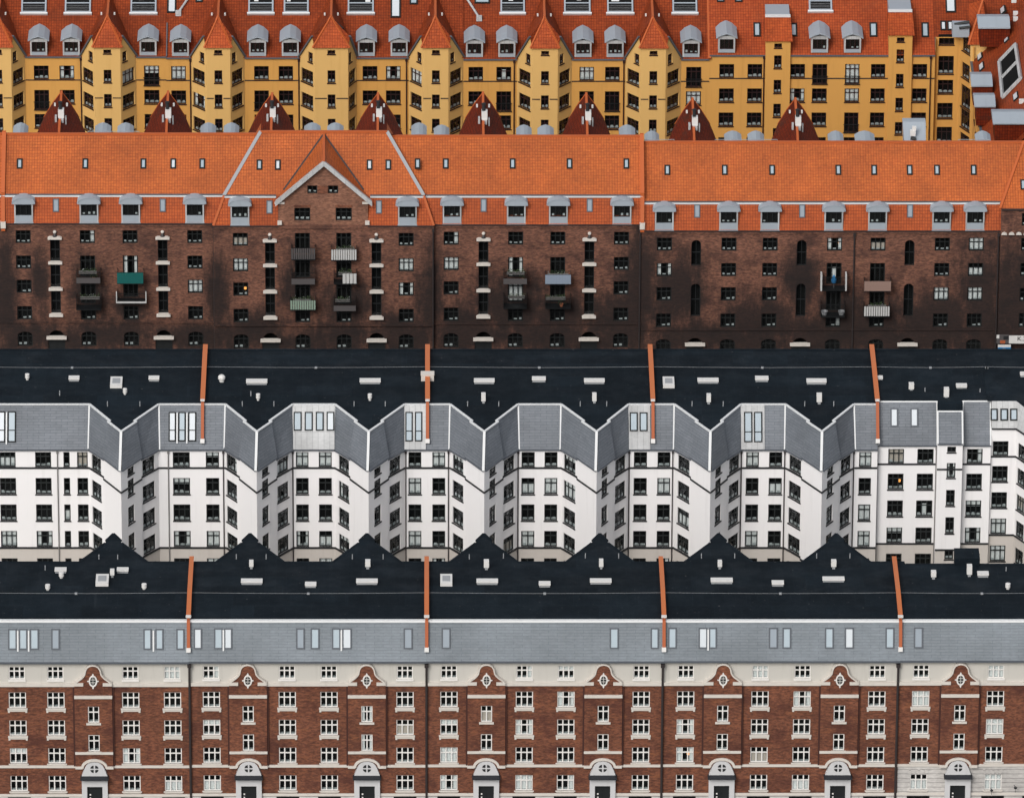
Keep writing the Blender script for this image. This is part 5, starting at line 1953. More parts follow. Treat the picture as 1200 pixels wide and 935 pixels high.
def back2(T, hi, u0, u1, zr, yw, bz, yb, x0, x1):
    """what shows of the courtyard side above the ridge"""
    yr = yw + 6
    q = MB()
    q.face([Vector((x0, yb, 0)), Vector((x1, yb, 0)), Vector((x1, yb, bz)), Vector((x0, yb, bz))])
    T.part('courtyard_wall', q, M['yellow_render'])
    vr = 157.5 if hi < 3 else (160 if hi == 3 else 167)
    for uc, va in ((72, 107.5), (197, 107.5), (319, 109.5), (443, 109.5), (566, 108.5), (687, 109.5), (811.5, 115.5), (932, 115.5)):
        if not u0 < uc < u1:
            continue
        A = at_y(uc, va, yr + 8.0)
        s = 1.0
        ze_ = at_y(uc, vr, yr + 5.4).z - .9
        B = [at_y(uc + e * 30, vr + 2, yr + 5.0) for e in (-1, 1)]
        C = [at_y(uc + e * 20.5, va + 30, yr + 8.6) for e in (-1, 1)]
        D = [at_y(uc + e * 9.5, va + 12.5, yr + 8.3) for e in (-1, 1)]
        R = Vector((A.x - (uc - PU) * 0, yr + .25, zr - .02))
        m = MB()
        for k, e in ((0, -1), (1, 1)):
            m.face([R, B[k], D[k], A])
            m.face([B[k], C[k], D[k]])
            low = Vector((B[k].x, B[k].y - 4, B[k].z - 1.6))
            m.face([R, Vector((R.x + e * 2.4, yr + .3, zr - .6)), B[k]])
        m.face([A, D[1], C[1], C[0], D[0]])
        o = T.part('tower_roof', m, M['tile_moss'])
        k = MB()
        k.bar(A + Vector((0, 0, .04)), R + Vector((0, 0, .04)), .12, .07)
        for e in (0, 1):
            k.bar(A, D[e], .07, .05)
            k.bar(D[e], C[e], .07, .05)
        T.part('ridge_tiles', k, M['tile_cap'], o)
        k = MB()
        for e in (0, 1):
            k.face([B[e], C[e], C[e] - Vector((0, 0, 6)), B[e] - Vector((0, 0, 6))])
        k.face([C[0], C[1], C[1] - Vector((0, 0, 6)), C[0] - Vector((0, 0, 6))])
        T.part('tower_wall', k, M['yellow_render'], o)
        # bright flashing saddle, flue and snow hooks
        k = MB()
        p = A.lerp(R, .62)
        b0 = Pl((p.x + .1, p.y, p.z))
        k.box(b0, -.27, .33, .05, .9, -.5, .3, 0)
        k.box(b0, -.62, -.42, -.55, .1, -.5, .0, 1)
        k.box(b0, .42, .56, -.8, .05, -.4, .0, 1)
        k.box(b0, -.2, .28, -.45, .05, .1, .45, 1)
        k.tube(b0.pt(-.05, .9, -.1), b0.pt(-.05, 1.6, -.2), .19, 2, 10)
        k.lathe(b0.pt(-.05, 1.55, -.2), [(.24, 0), (.24, .1), (0, .2)], 2, 10)
        T.part('flue', k, [M['vent_white'], M['zinc_light'], M['black_trim']], o)
        k = MB()
        for e in (-1, 1):
            p = A.lerp(R, .22) + Vector((e * .62, 0, -.5))
            k.box(Pl((p.x, p.y, p.z)), -.09, .09, -.1, .2, -.15, .08)
        T.part('roof_light', k, M['vent_white'], o)
    for uc, w in ((24, 17.5), (120.5, 19), (147, 19), (244, 18), (271, 18), (366, 19), (393, 19), (491, 18), (517.5, 18), (614, 18), (639.5, 19), (735, 19), (764, 17),
                  (859, 20), (886, 19), (979.5, 18), (1013.5, 23), (1152, 18)):
        if not u0 < uc < u1 or (300 < uc < 460 and False):
            continue
        vt = vr - 8.5
        y = yr + 4.2
        a = at_y(uc, vt, y)
        hw = w / 11.3 / 2
        B = Pl((0, y + 1.2, 0))
        m = MB()
        prof = [(a.x - hw, a.z - .42), (a.x - hw * .5, a.z - .12), (a.x, a.z), (a.x + hw * .5, a.z - .12), (a.x + hw, a.z - .42)]
        m.prism(B, prof + [(a.x + hw, a.z - .6), (a.x - hw, a.z - .6)], 0, 2.9)
        o = T.part('dormer', m, M['zinc'])
        k = MB()
        k.box(B, a.x - hw + .15, a.x + hw - .15, a.z - 2.4, a.z - .6, .1, 2.4)
        T.part('dormer_box', k, M['zinc'], o)
    if hi == 4:
        k = MB()
        a0, a1 = at_y(1058, 143, yr + 4).x, at_y(1085, 143, yr + 4).x
        z = at_y(1070, 143, yr + 4.2).z
        B = Pl((0, yr + 1.6, 0))
        k.hexa([Vector((a0 + .1, yr + 1.2, zr - 1.2)), Vector((a1 - .1, yr + 1.2, zr - 1.2)), Vector((a1, yr + 4.2, z)), Vector((a0, yr + 4.2, z)),
                Vector((a0 + .1, yr + 3.5, zr - 3)), Vector((a1 - .1, yr + 3.5, zr - 3)), Vector((a1, yr + 5.4, z - .1)), Vector((a0, yr + 5.4, z - .1))])
        o = T.part('lift_housing', k, M['zinc'])
        k = MB()
        p = at_y(1070, 158, yr + 2.4)
        B = Pl((p.x, p.y, p.z))
        k.box(B, -.3, .25, -.1, .5, -.2, .2, 0)
        k.box(B, -.1, .3, .5, .9, -.2, .1, 0)
        k.tube(B.pt(-.25, -.3, .2), B.pt(.3, -.4, .25), .18, 1, 8)
        T.part('flue', k, [M['vent_white'], M['frame_black']], o)
    # thin roof railings
    for a, b in ((103, 163), (752, 790), (838, 911), (1123, 1160)):
        um = (a + b) / 2
        if u0 < um < u1:
            p0, p1 = at_y(a, vr - 3.2, yr + .5), at_y(b, vr - 3.2, yr + .5)
            k = MB()
            k.tube(p0, p1, .03, 0, 6)
            for p in (p0, p1):
                k.tube(p, Vector((p.x, p.y, zr - .5)), .03, 0, 6)
            T.part('roof_railing', k, M['vent_grey'])


def corner2(T, P, X, Z, x0, x1):
    ze = P.hit(1185, 244)[1]
    w = MB()
    rows = [(250, 265), (279, 294.4), (308.5, 324), (337.7, 353.6), (367, 384)]
    ops = [(X(1195.6), X(1213), Z(b), Z(a)) for a, b in rows]
    w.wall(P, x0, x1, 0, ze, ops, 0, 1, .22)
    w.face([P.pt(x0, 0, 0), P.pt(x0, 0, -3), P.pt(x0, ze, -3), P.pt(x0, ze, 0)])
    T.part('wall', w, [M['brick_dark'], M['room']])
    for o in ops:
        window(T, P, *o, 'ware', 3)
    k = MB()
    for i in range(6):
        a = X(1175.5 + 8.6 * i)
        k.prism(P, [(a - .3, Z(274.6)), (a + .3, Z(274.6)), (a + .2, Z(272.6)), (a, Z(271.8)), (a - .2, Z(272.6))], 0, .22)
    T.part('stone_bracket', k, M['stone_trim'])
    # hipped roof
    yw = P.o.y
    e0 = P.pt(x0 - .15, ze, .2)
    e1 = P.pt(x1, ze, .2)
    apx = at_y(1200, 166, yw + 6.5)
    bk = Vector((x0 - .15, yw + 11, ze))
    m = MB()
    m.face([e0, e1, Vector((x1, apx.y, apx.z)), apx])
    m.face([e0, apx, bk])
    m.face([apx, Vector((x1, apx.y, apx.z)), Vector((x1, bk.y, ze)), bk])
    o = T.part('roof', m, M['tile_orange'])
    k = MB()
    k.bar(e0 + Vector((0, 0, .05)), apx + Vector((0, 0, .05)), .13, .08)
    k.bar(apx, Vector((x1, apx.y, apx.z)), .13, .08)
    T.part('hip_tiles', k, M['tile_cap'], o)
    RP = Pl(e0, (1, 0, 0), apx - Vector((apx.x, 0, 0)) - (e0 - Vector((e0.x, 0, 0))))
    roof_window(T, RP, 1196, 1204, 210.5, 222, 'skyglass', 'frame_dark', .12, None, .13)
    k = MB()
    k.box(P, x0, x1, ze - .15, ze + .02, 0, .3)
    T.part('eaves_gutter', k, M['pipe_dark'], o)


row2()
B2 = Pl((0, Y2, 0))
# plants and things standing on the balconies
PC = Pl((0, Y2 - .35, 0))


def on_balcony(u, v1, P, c):
    a, z = P.hit(u, v1, 1.15 + c)
    return P.hit(u, v1, .75 + c)[0], z + .005


for u, v1, P, c, h, lab in (
        (345, 363, PC, 0, 1.15, 'leafy pot plant at the left end of the pale green slatted balcony'),
        (352, 363, PC, 0, .95, 'leafy pot plant in the middle of the pale green slatted balcony'),
        (364, 363, PC, 0, 1.15, 'leafy pot plant at the right end of the pale green slatted balcony'),
        (612, 332, B2, 0, 1.25, 'bushy pot plant on the dark balcony facing the pale blue one'),
        (658, 361, B2, 0, 1.2, 'bushy pot plant on the dark balcony below the pale blue screen'),
        (110, 331, B2, 0, .9, 'small pot plant on the grey-fronted balcony left of the teal one')):
    a, z = on_balcony(u, v1, P, c)
    plant(P, a, z, .75 + c, h, lab, 'potted plants on the brown balconies')
for u, v1, lab in ((966, 371, 'round dark tub at the left of the balcony below the white-sided one'), (986, 371, 'round dark tub at the right of the balcony below the white-sided one')):
    a, z = on_balcony(u, v1, B2, 0)
    T_ = Thing('plant_tub', lab, 'tub', B2.pt(a, z, .7), 'round tubs on the dark balcony')
    k = MB()
    k.lathe(B2.pt(a, z, .7), [(0, 0), (.24, .01), (.34, .4), (.36, .42), (.28, .42), (.24, .3), (0, .28)], 0, 14)
    T_.part('tub', k, M['vent_grey'])
a, z = on_balcony(977, 340, B2, 0)
T_ = Thing('folded_parasol', 'blue folded parasol standing on the white-sided balcony', 'parasol', B2.pt(a, z, .6))
k = MB()
k.tube(B2.pt(a, z, .6), B2.pt(a, z + 1.45, .6), .025, 0, 8)
T_.part('pole', k, M['vent_grey'])
k = MB()
k.lathe(B2.pt(a, z + .5, .6), [(.05, 0), (.22, .1), (.26, .4), (.18, .7), (.03, .95)], 0, 12)
T_.part('canopy', k, M['blue'])
# ------------------------------------------------------------------ back row: ochre houses with pointed stair towers
Y1 = 897.0
F1 = Pl((0, Y1, 0))
G1 = 'ochre houses of the back row'
SL1 = math.tan(math.radians(36))
TOW1 = [  # flat corner, front left, front right, flat corner
    (-34, -17, 13.6, 30), (95.5, 111, 141.5, 160), (224, 242, 270, 287), (351, 369, 408, 418), (479, 496, 525.5, 543), (606, 623.6, 653.6, 670), (732.7, 751, 780, 798)]
STAIR1 = [(896.5, 925.6, 48, 20.5), (1040.5, 1068, 41, 14.5)]
ROWS1 = [(77.3, 93.3), (105.8, 121.7), (134, 150), (163, 179)]
FLW1 = [(40, 57.3), (70, 87.3), (169, 186.7), (200.7, 218), (298, 315), (326.7, 343.5), (425, 442.3), (452.3, 469.5), (549, 566), (581.7, 599), (679, 696), (709, 726), (804, 821.7)]
FLW1B = [(842.7, 860), (875.8, 893), (926, 943), (951.7, 969), (990, 1006.8), (1020.3, 1037), (1069, 1086)]
DOORS1 = {(40, 1), (169, 0), (709, 1), (804, 0), (581, 1), (298, 1)}
DOORS1B = {(951, 0), (990, 0), (990, 2)}
WH1 = {(200, 0): 'full', (679, 0): 'full', (990, 0): 'full', (990, 1): 'full', (804, 1): 'full', (926, 1): 'side', (581, 0): 'mid', (70, 0): 'side', (20, 1): 'side'}
DOR1 = [45, 83.3, 173.3, 211.3, 301.7, 340, 429.3, 467.7, 556, 594, 683.3, 721, 810]
DOR1B = [851.7, 960.7, 999.3]
BIG1 = [(25, 54.5), (76, 106.5), (153, 183.3), (291, 320.5), (332.5, 361.7), (407.5, 438), (586.5, 615), (661, 692), (711.5, 742), (788, 817)]
HOUSES1 = [(-60, 195, 'ochre house at the left edge of the back row, with two pointed stair towers'),
           (195, 515, 'ochre house with the widest stair tower between two other pointed towers'),
           (515, 831, 'ochre house with a diagonal pipe on its roof, ending at a raised tile verge'),
           (831, 1095, 'ochre house with two straight zinc-topped stair towers instead of pointed ones')]
PT1 = 1.85


def row1():
    for hi, (u0, u1, label) in enumerate(HOUSES1):
        vE = {0: 66, 1: 67.2, 2: 69, 3: 64.3}[hi]
        dv = {0: 0, 1: .6, 2: 1.6, 3: -1.8}[hi]
        uref = (max(u0, 0) + u1) / 2

        def X(u, v=100, c=0):
            return F1.hit(u, v, c)[0]

        def Z(v, c=0):
            return F1.hit(uref, v, c)[1]
        x0, x1 = X(u0), X(u1)
        T = Thing('apartment_house', label, 'house', ((x0 + x1) / 2, Y1 + 6, 0), G1)
        ze = Z(vE)
        RP = Pl((0, Y1 - .2, ze), (1, 0, 0), (0, 1, SL1))
        towers = [t for t in TOW1 if u0 < (t[0] + t[3]) / 2 < u1] if hi < 3 else []
        if hi == 1:
            towers = [t for t in TOW1 if 220 < t[0] < 480]
        if hi == 2:
            towers = [t for t in TOW1 if t[0] > 560]
        stairs = STAIR1 if hi == 3 else []
        w, wt = MB(), MB()
        wins = []
        flats = []
        cur = x0
        for t in towers:
            a, b = X(t[0]), X(t[3])
            if a > cur:
                flats.append((cur, a))
            cur = b
        if hi == 1:
            x1 = cur
        if hi == 2:
            cur = X(543)
            flats = []
            for t in towers:
                flats.append((cur, X(t[0])))
                cur = X(t[3])
            x0 = X(543)
        if hi == 3:
            flats = []
            cur = x0
            for s in stairs:
                flats.append((cur, X(s[0])))
                cur = X(s[1])
        if x1 > cur + .05:
            flats.append((cur, x1))
        rows = [(Z(b + dv), Z(a + dv)) for a, b in ROWS1]
        fl = FLW1 if hi < 3 else FLW1B
        doors = DOORS1 if hi < 3 else DOORS1B
        for f0, f1 in flats:
            ops = []
            for a, b in fl:
                xa, xb = X(a), X(b)
                if f0 < xa and xb < f1:
                    for ri, (z0, z1) in enumerate(rows):
                        d = (int(a), ri) in doors
                        zz = z0 - .75 if d else z0
                        ops.append((xa, xb, zz, z1))
                        wins.append((F1, xa, xb, zz, z1, 'odoor' if d else 'ochre', 3, WH1.get((int(a), ri)) or rand_curtain(.08)))
                        if d:
                            k = MB()
                            for q in range(9):
                                x = xa + (xb - xa) * q / 8
                                k.box(F1, x - .012, x + .012, zz + .05, zz + .95, .12, .15)
                            k.box(F1, xa - .08, xb + .08, zz + .95, zz + 1.0, .06, .16)
                            k.box(F1, xa - .08, xb + .08, zz + .0, zz + .05, .0, .17)
                            T.part('window_railing', k, M['rail_dark'])
            w.wall(F1, f0, f1, 0, ze, ops, 0, 1, .2)
        k = MB()
        zs = Z(94 + dv)
        for f0, f1 in flats:
            k.box(F1, f0, f1, zs - .05, zs + .06, 0, .06)
            k.box(F1, f0, f1, ze - .16, ze + .02, 0, .2, 1)
        tw = MB()
        roofm = MB()
        # towers
        fa, side, cap, lead = MB(), MB(), MB(), MB()
        yf = Y1 - PT1
        FF = Pl((0, yf, 0))
        for t in towers:
            A, B = F1.hp(t[0], 100), F1.hp(t[3], 100)
            L, R = FF.hp(t[1], 100), FF.hp(t[2], 100)
            for q in (A, B, L, R):
                q.z = 0
            wt, fa, side, cap, lead = MB(), MB(), MB(), MB(), MB()
            zf = FF.hit(uref, 55 + dv * .6)[1]
            zp = zf + 1.15
            mid = (L.x + R.x) / 2
            cw = X(4.5) - X(0)
            fops = []
            for va, vb in ((58.6, 63.2), (82.3, 97), (110.6, 125.8), (139, 154), (168, 183)):
                hwid = cw
                fops.append((mid - hwid, mid + hwid, FF.hit(uref, vb + dv)[1], FF.hit(uref, va + dv)[1]))
            wt.wall(FF, L.x, R.x, 0, zf, fops, 0, 1, .2)
            for o in fops:
                wins.append((FF, *o, 'ochre', 2, None))
            zq = FF.hit(uref, 115 + dv)[1]
            k.box(FF, L.x, mid - cw - .1, zq - .05, zq + .05, 0, .05)
            k.box(FF, mid + cw + .1, R.x, zq - .05, zq + .05, 0, .05)
            for s, p, q in ((-1, A, L), (1, R, B)):
                S = Pl((p.x, p.y, 0), (q - p))
                LL = (q - p).length
                sops = []
                ww = min(2.0, LL * .76)
                for ri, (z0, z1) in enumerate(rows):
                    sops.append((LL / 2 - ww / 2, LL / 2 + ww / 2, z0, z1))
                sx = LL * .72 if s < 0 else LL * .28
                if LL > 1.6:
                    sops.append((sx - .36, sx + .36, ze - .05, ze + 1.1))
                prof = [(0, ze), (LL * .9, zp), (LL, zf)] if s < 0 else [(0, zf), (LL * .1, zp), (LL, ze)]
                wt.wall(S, 0, LL, 0, prof, sops, 0, 1, .2)
                for o in sops:
                    wins.append((S, *o, 'ochre', 3 if o[1] - o[0] > 1 else 2, rand_curtain(.06)))
                pk = S.pt(LL * .9, zp, .12) if s < 0 else S.pt(LL * .1, zp, .12)
                ev = S.pt(0, ze, .12) if s < 0 else S.pt(LL, ze, .12)
                lead = MB()
                lead.bar(ev + Vector((0, 0, .05)), pk + Vector((0, 0, .05)), .13, .07)
                T.part('rake_flashing', lead, M['lead'])
                fc = S.pt(LL, zf, .1) if s < 0 else S.pt(0, zf, .1)
                ap = at_y(t[0] * 0 + (t[1] + t[2]) / 2 - .5, 19 + dv, yf + 1.55)
                run = (ap.z - ze) / SL1
                rd = Vector((ap.x, Y1 - .2 + run, ap.z))
                side.face([ev, pk, ap])
                if t[0] == 351 and s > 0:
                    for fr in (.28, .62):
                        c_ = (ev * .35 + pk * .65).lerp(ap, fr)
                        W_ = Pl(c_, (pk - ev) * -1, ap - (ev + pk) / 2)
                        W_ = Pl(c_, W_.t, W_.n.cross(W_.t))
                        if W_.n.z < 0:
                            W_.n = -W_.n
                        q_ = MB()
                        q_.box(W_, -.34, .34, -.75, .75, -.02, .12)
                        wo_ = T.part('roof_window', q_, M['frame_dark'])
                        q_ = MB()
                        q_.box(W_, -.24, .24, -.65, .65, .12, .14)
                        T.part('pane', q_, M['skyglass'], wo_)
                side.face([ev, ap, rd])
                side.face([pk, fc, ap])
                cap.bar(fc + Vector((0, -.05, .03)), ap + Vector((0, -.03, .05)), .09, .07)
            ap = at_y((t[1] + t[2]) / 2 - .5, 19 + dv, yf + 1.55)
            e0, e1 = FF.pt(L.x - .22, zf - .02, .28), FF.pt(R.x + .22, zf - .02, .28)
            fa.face([e0, e1, ap])
            fa.face([e0, e1, FF.pt(R.x, zf - .05, 0), FF.pt(L.x, zf - .05, 0)])
            cap.bar(e0 + Vector((0, 0, .04)), ap + Vector((0, 0, .04)), .09, .06)
            cap.bar(e1 + Vector((0, 0, .04)), ap + Vector((0, 0, .04)), .09, .06)
            run = (ap.z - ze) / SL1
            cap.bar(ap + Vector((0, 0, .05)), Vector((ap.x, Y1 - .2 + run, ap.z + .05)), .12, .08)
            T.part('tower_wall', wt, [M['pale_yellow'], M['room']])
            o = T.part('tower_roof', fa, M['tile_rust'])
            T.part('tower_side_roof', side, M['tile_old'], o)
            T.part('ridge_tiles', cap, M['tile_cap'], o)
            for e in (-1, 1):
                q = ap + Vector((e * .7, 1.9, -.55))
                h = MB()
                h.box(Pl(q), -.08, .08, -.1, .16, -.1, .12)
                T.part('roof_light', h, M['vent_white'])
        # straight stair towers
        for ua, ub, ve, vt in stairs:
            S = Pl((0, Y1 - .35, 0))
            wt = MB()
            a, b = S.hit(ua, 100)[0], S.hit(ub, 100)[0]
            zt = S.hit(uref, ve)[1]
            mid = (a + b) / 2
            off = ve - 48
            ops = [(mid - .4, mid + .4, S.hit(uref, vb + off)[1], S.hit(uref, va + off)[1]) for va, vb in ((51.4, 56.4), (65.4, 80.4), (94, 109.4), (122, 137.5), (150.5, 165))]
            wt.wall(S, a, b, 0, zt, ops, 0, 1, .2)
            for o in ops:
                wins.append((S, *o, 'ochre', 2, None))
            for x in (a, b):
                wt.face([S.pt(x, 0, 0), S.pt(x, 0, -.8), S.pt(x, zt + .9, -3), S.pt(x, zt, 0)])
            T.part('tower_wall', wt, [M['yellow_render'], M['room']])
            y2 = S.o.y + 2.0
            tp = at_y(uref, vt, y2).z
            m = MB()
            m.face([S.pt(a - .2, zt, .25), S.pt(b + .2, zt, .25), Vector((b + .05, y2, tp)), Vector((a - .05, y2, tp))])
            for x, e in ((a - .05, -.15), (b + .05, .15)):
                m.face([S.pt(x + e, zt, .25), Vector((x, y2, tp)), Vector((x, y2 + 3, tp - 1.5)), S.pt(x + e, zt, -1)])
            T.part('tower_roof', m, M['tile_rust'])
            m = MB()
            m.box(Pl((0, y2, tp)), a + .05, b - .05, -1.2, .12, -5, .0, 0)
            m.box(Pl((0, y2, tp)), a - .02, b + .02, .02, .22, -.3, .1, 1)
            T.part('tower_top', m, [M['zinc'], M['flash_white']])
        T.part('wall', w, [M['yellow_render'], M['room']])
        T.part('band', k, [M['pipe_dark'], M['lead']])
        for F, a, b, z0, z1, sty, cols, c in wins:
            window(T, F, a, b, z0, z1, sty, cols, curtain=c)
        # main roof
        r = MB()
        Lr = 10.5
        r.face([RP.pt(x0, 0), RP.pt(x1, 0), RP.pt(x1, Lr), RP.pt(x0, Lr)])
        q0, q1 = RP.pt(x0, Lr), RP.pt(x1, Lr)
        r.face([q0, q1, q1 + Vector((0, 9, -6.5)), q0 + Vector((0, 9, -6.5))])
        ro = T.part('roof', r, M['tile_old' if hi < 3 else 'tile_red2'])
        kk = MB()
        kk.bar(q0, q1, .14, .1)
        T.part('ridge_tiles', kk, M['tile_cap'], ro)
        # dormers and roof windows
        xin = lambda u: x0 < X(u, 60) < x1
        for u in (DOR1 if hi < 3 else DOR1B):
            if xin(u):
                d = {0: 0, 1: .8, 2: 2.0, 3: -3.2}[hi]
                dormer(T, u, (41.8 + d, 47.0 + d, 49.6 + d, 61.5 + d, 65.3 + d), Y1 - .12, 'gable', .90, 1.12, 3.2, 'frame_brown')
        for a, b in BIG1 + [(947.8, 975)]:
            if xin((a + b) / 2):
                big_roof_window(T, RP, a, b, 15.0 if hi < 3 else 12.5)
        for a, b, t, bt, g in ((196, 206.5, -6, 15, 'skyglass_white'), (229, 237.5, -8, 2.5, 'skyglass'), (457.7, 469.5, -5, 20.5, 'skyglass_white'), (480, 489.5, -6, 5, 'skyglass'),
                               (556, 574, -6, 4, 'skyglass'), (883, 891.3, 26.5, 42.8, 'skyglass'), (926.5, 934.2, 27.3, 42.5, 'skyglass_white'), (1019, 1028, 26.5, 43, 'skyglass'), (1080, 1088.5, 26.5, 43.5, 'skyglass'),
                               (840, 849, -8, 2.3, 'skyglass'), (861, 870, -8, 2.3, 'skyglass'), (985, 995, -8, -1, 'skyglass')):
            if xin((a + b) / 2):
                roof_window(T, RP, a, b, t, bt, g, 'frame_dark', .14, None, .16)
        for a, b, c, d in ((222, -4, 209, 15), (546, -3, 561.5, 21)):
            if xin((a + c) / 2):
                kk = MB()
                p, q = RP.hp(a, b, .25), RP.hp(c, d, .25)
                kk.tube(p, q, .12, 0, 8)
                e = MB()
                kk.box(Pl(q), -.3, .3, -.35, .2, -.2, .2)
                T.part('vent_duct', kk, M['zinc_light'], ro)
        if hi == 2:
            kk = MB()
            kk.bar(RP.pt(x1, 0, .12), RP.pt(x1, Lr, .12), .17, .14, 0, RP.n)
            T.part('verge_tiles', kk, M['tile_cap'], ro)
        if hi == 0:
            kk = MB()
            xx = X(195, 50)
            kk.bar(RP.pt(xx, 0, .03), RP.pt(xx, 4.2, .03), .06, .05, 0, RP.n)
            T.part('lead_seam', kk, M['lead'], ro)
        for u in (94.5, 222.8, 350, 476.3, 602.7, 731.2, 881 + 14.5, 1091):
            if xin(u):
                downpipe(T, u, vE + 1.5, 200, F1, 'frame_brown', .07, .12)
        q = MB()
        q.face([Vector((x0, Y1 + 13.5, 0)), Vector((x1, Y1 + 13.5, 0)), Vector((x1, Y1 + 13.5, ze)), Vector((x0, Y1 + 13.5, ze))])
        T.part('back_wall', q, M['yellow_render'])
    corner1()


def big_roof_window(T, RP, a, b, vb):
    vm = vb - 10
    lift = .25
    a0, a1 = RP.hit(a, vm, lift)[0], RP.hit(b, vm, lift)[0]
    b0 = RP.hit((a + b) / 2, vb, lift)[1]
    b1 = b0 + 3.2
    m = MB()
    f = .17
    for x0, x1, y0, y1 in ((a0, a0 + f, b0, b1), (a1 - f, a1, b0, b1), (a0 + f, a1 - f, b1 - f, b1), (a0 + f, a1 - f, b0, b0 + f), (a0 + f, a1 - f, b0 + 1.15, b0 + 1.27)):
        m.box(RP, x0, x1, y0, y1, -.05, lift)
    o = T.part('roof_terrace_window', m, M['zinc'])
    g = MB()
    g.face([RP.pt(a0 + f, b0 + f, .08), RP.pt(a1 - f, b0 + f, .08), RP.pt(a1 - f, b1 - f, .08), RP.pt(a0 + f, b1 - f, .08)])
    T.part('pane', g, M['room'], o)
    s = MB()
    s.box(RP, a0 - .12, a1 + .12, b0 - .2, b0 - .003, -.05, lift + .1)
    T.part('sill', s, M['flash_white'], o)
    r = random.Random(int(a * 10))
    s = MB()
    for k in range(r.randint(2, 4)):
        w, h = r.uniform(.25, .9), r.uniform(.2, .7)
        x = r.uniform(a0 + f, a1 - f - w)
        y = b0 + 1.35 + r.uniform(0, .9)
        s.box(RP, x, x + w, y, y + h, .09, .12 + .03 * k)
    T.part('inner_blind', s, M['curtain'], o)
    s = MB()
    for k in range(4):
        y = b0 + .3 + .2 * k
        s.box(RP, a0 + f, a1 - f, y, y + .018, .1, .13)
    T.part('railing', s, M['vent_grey'], o)


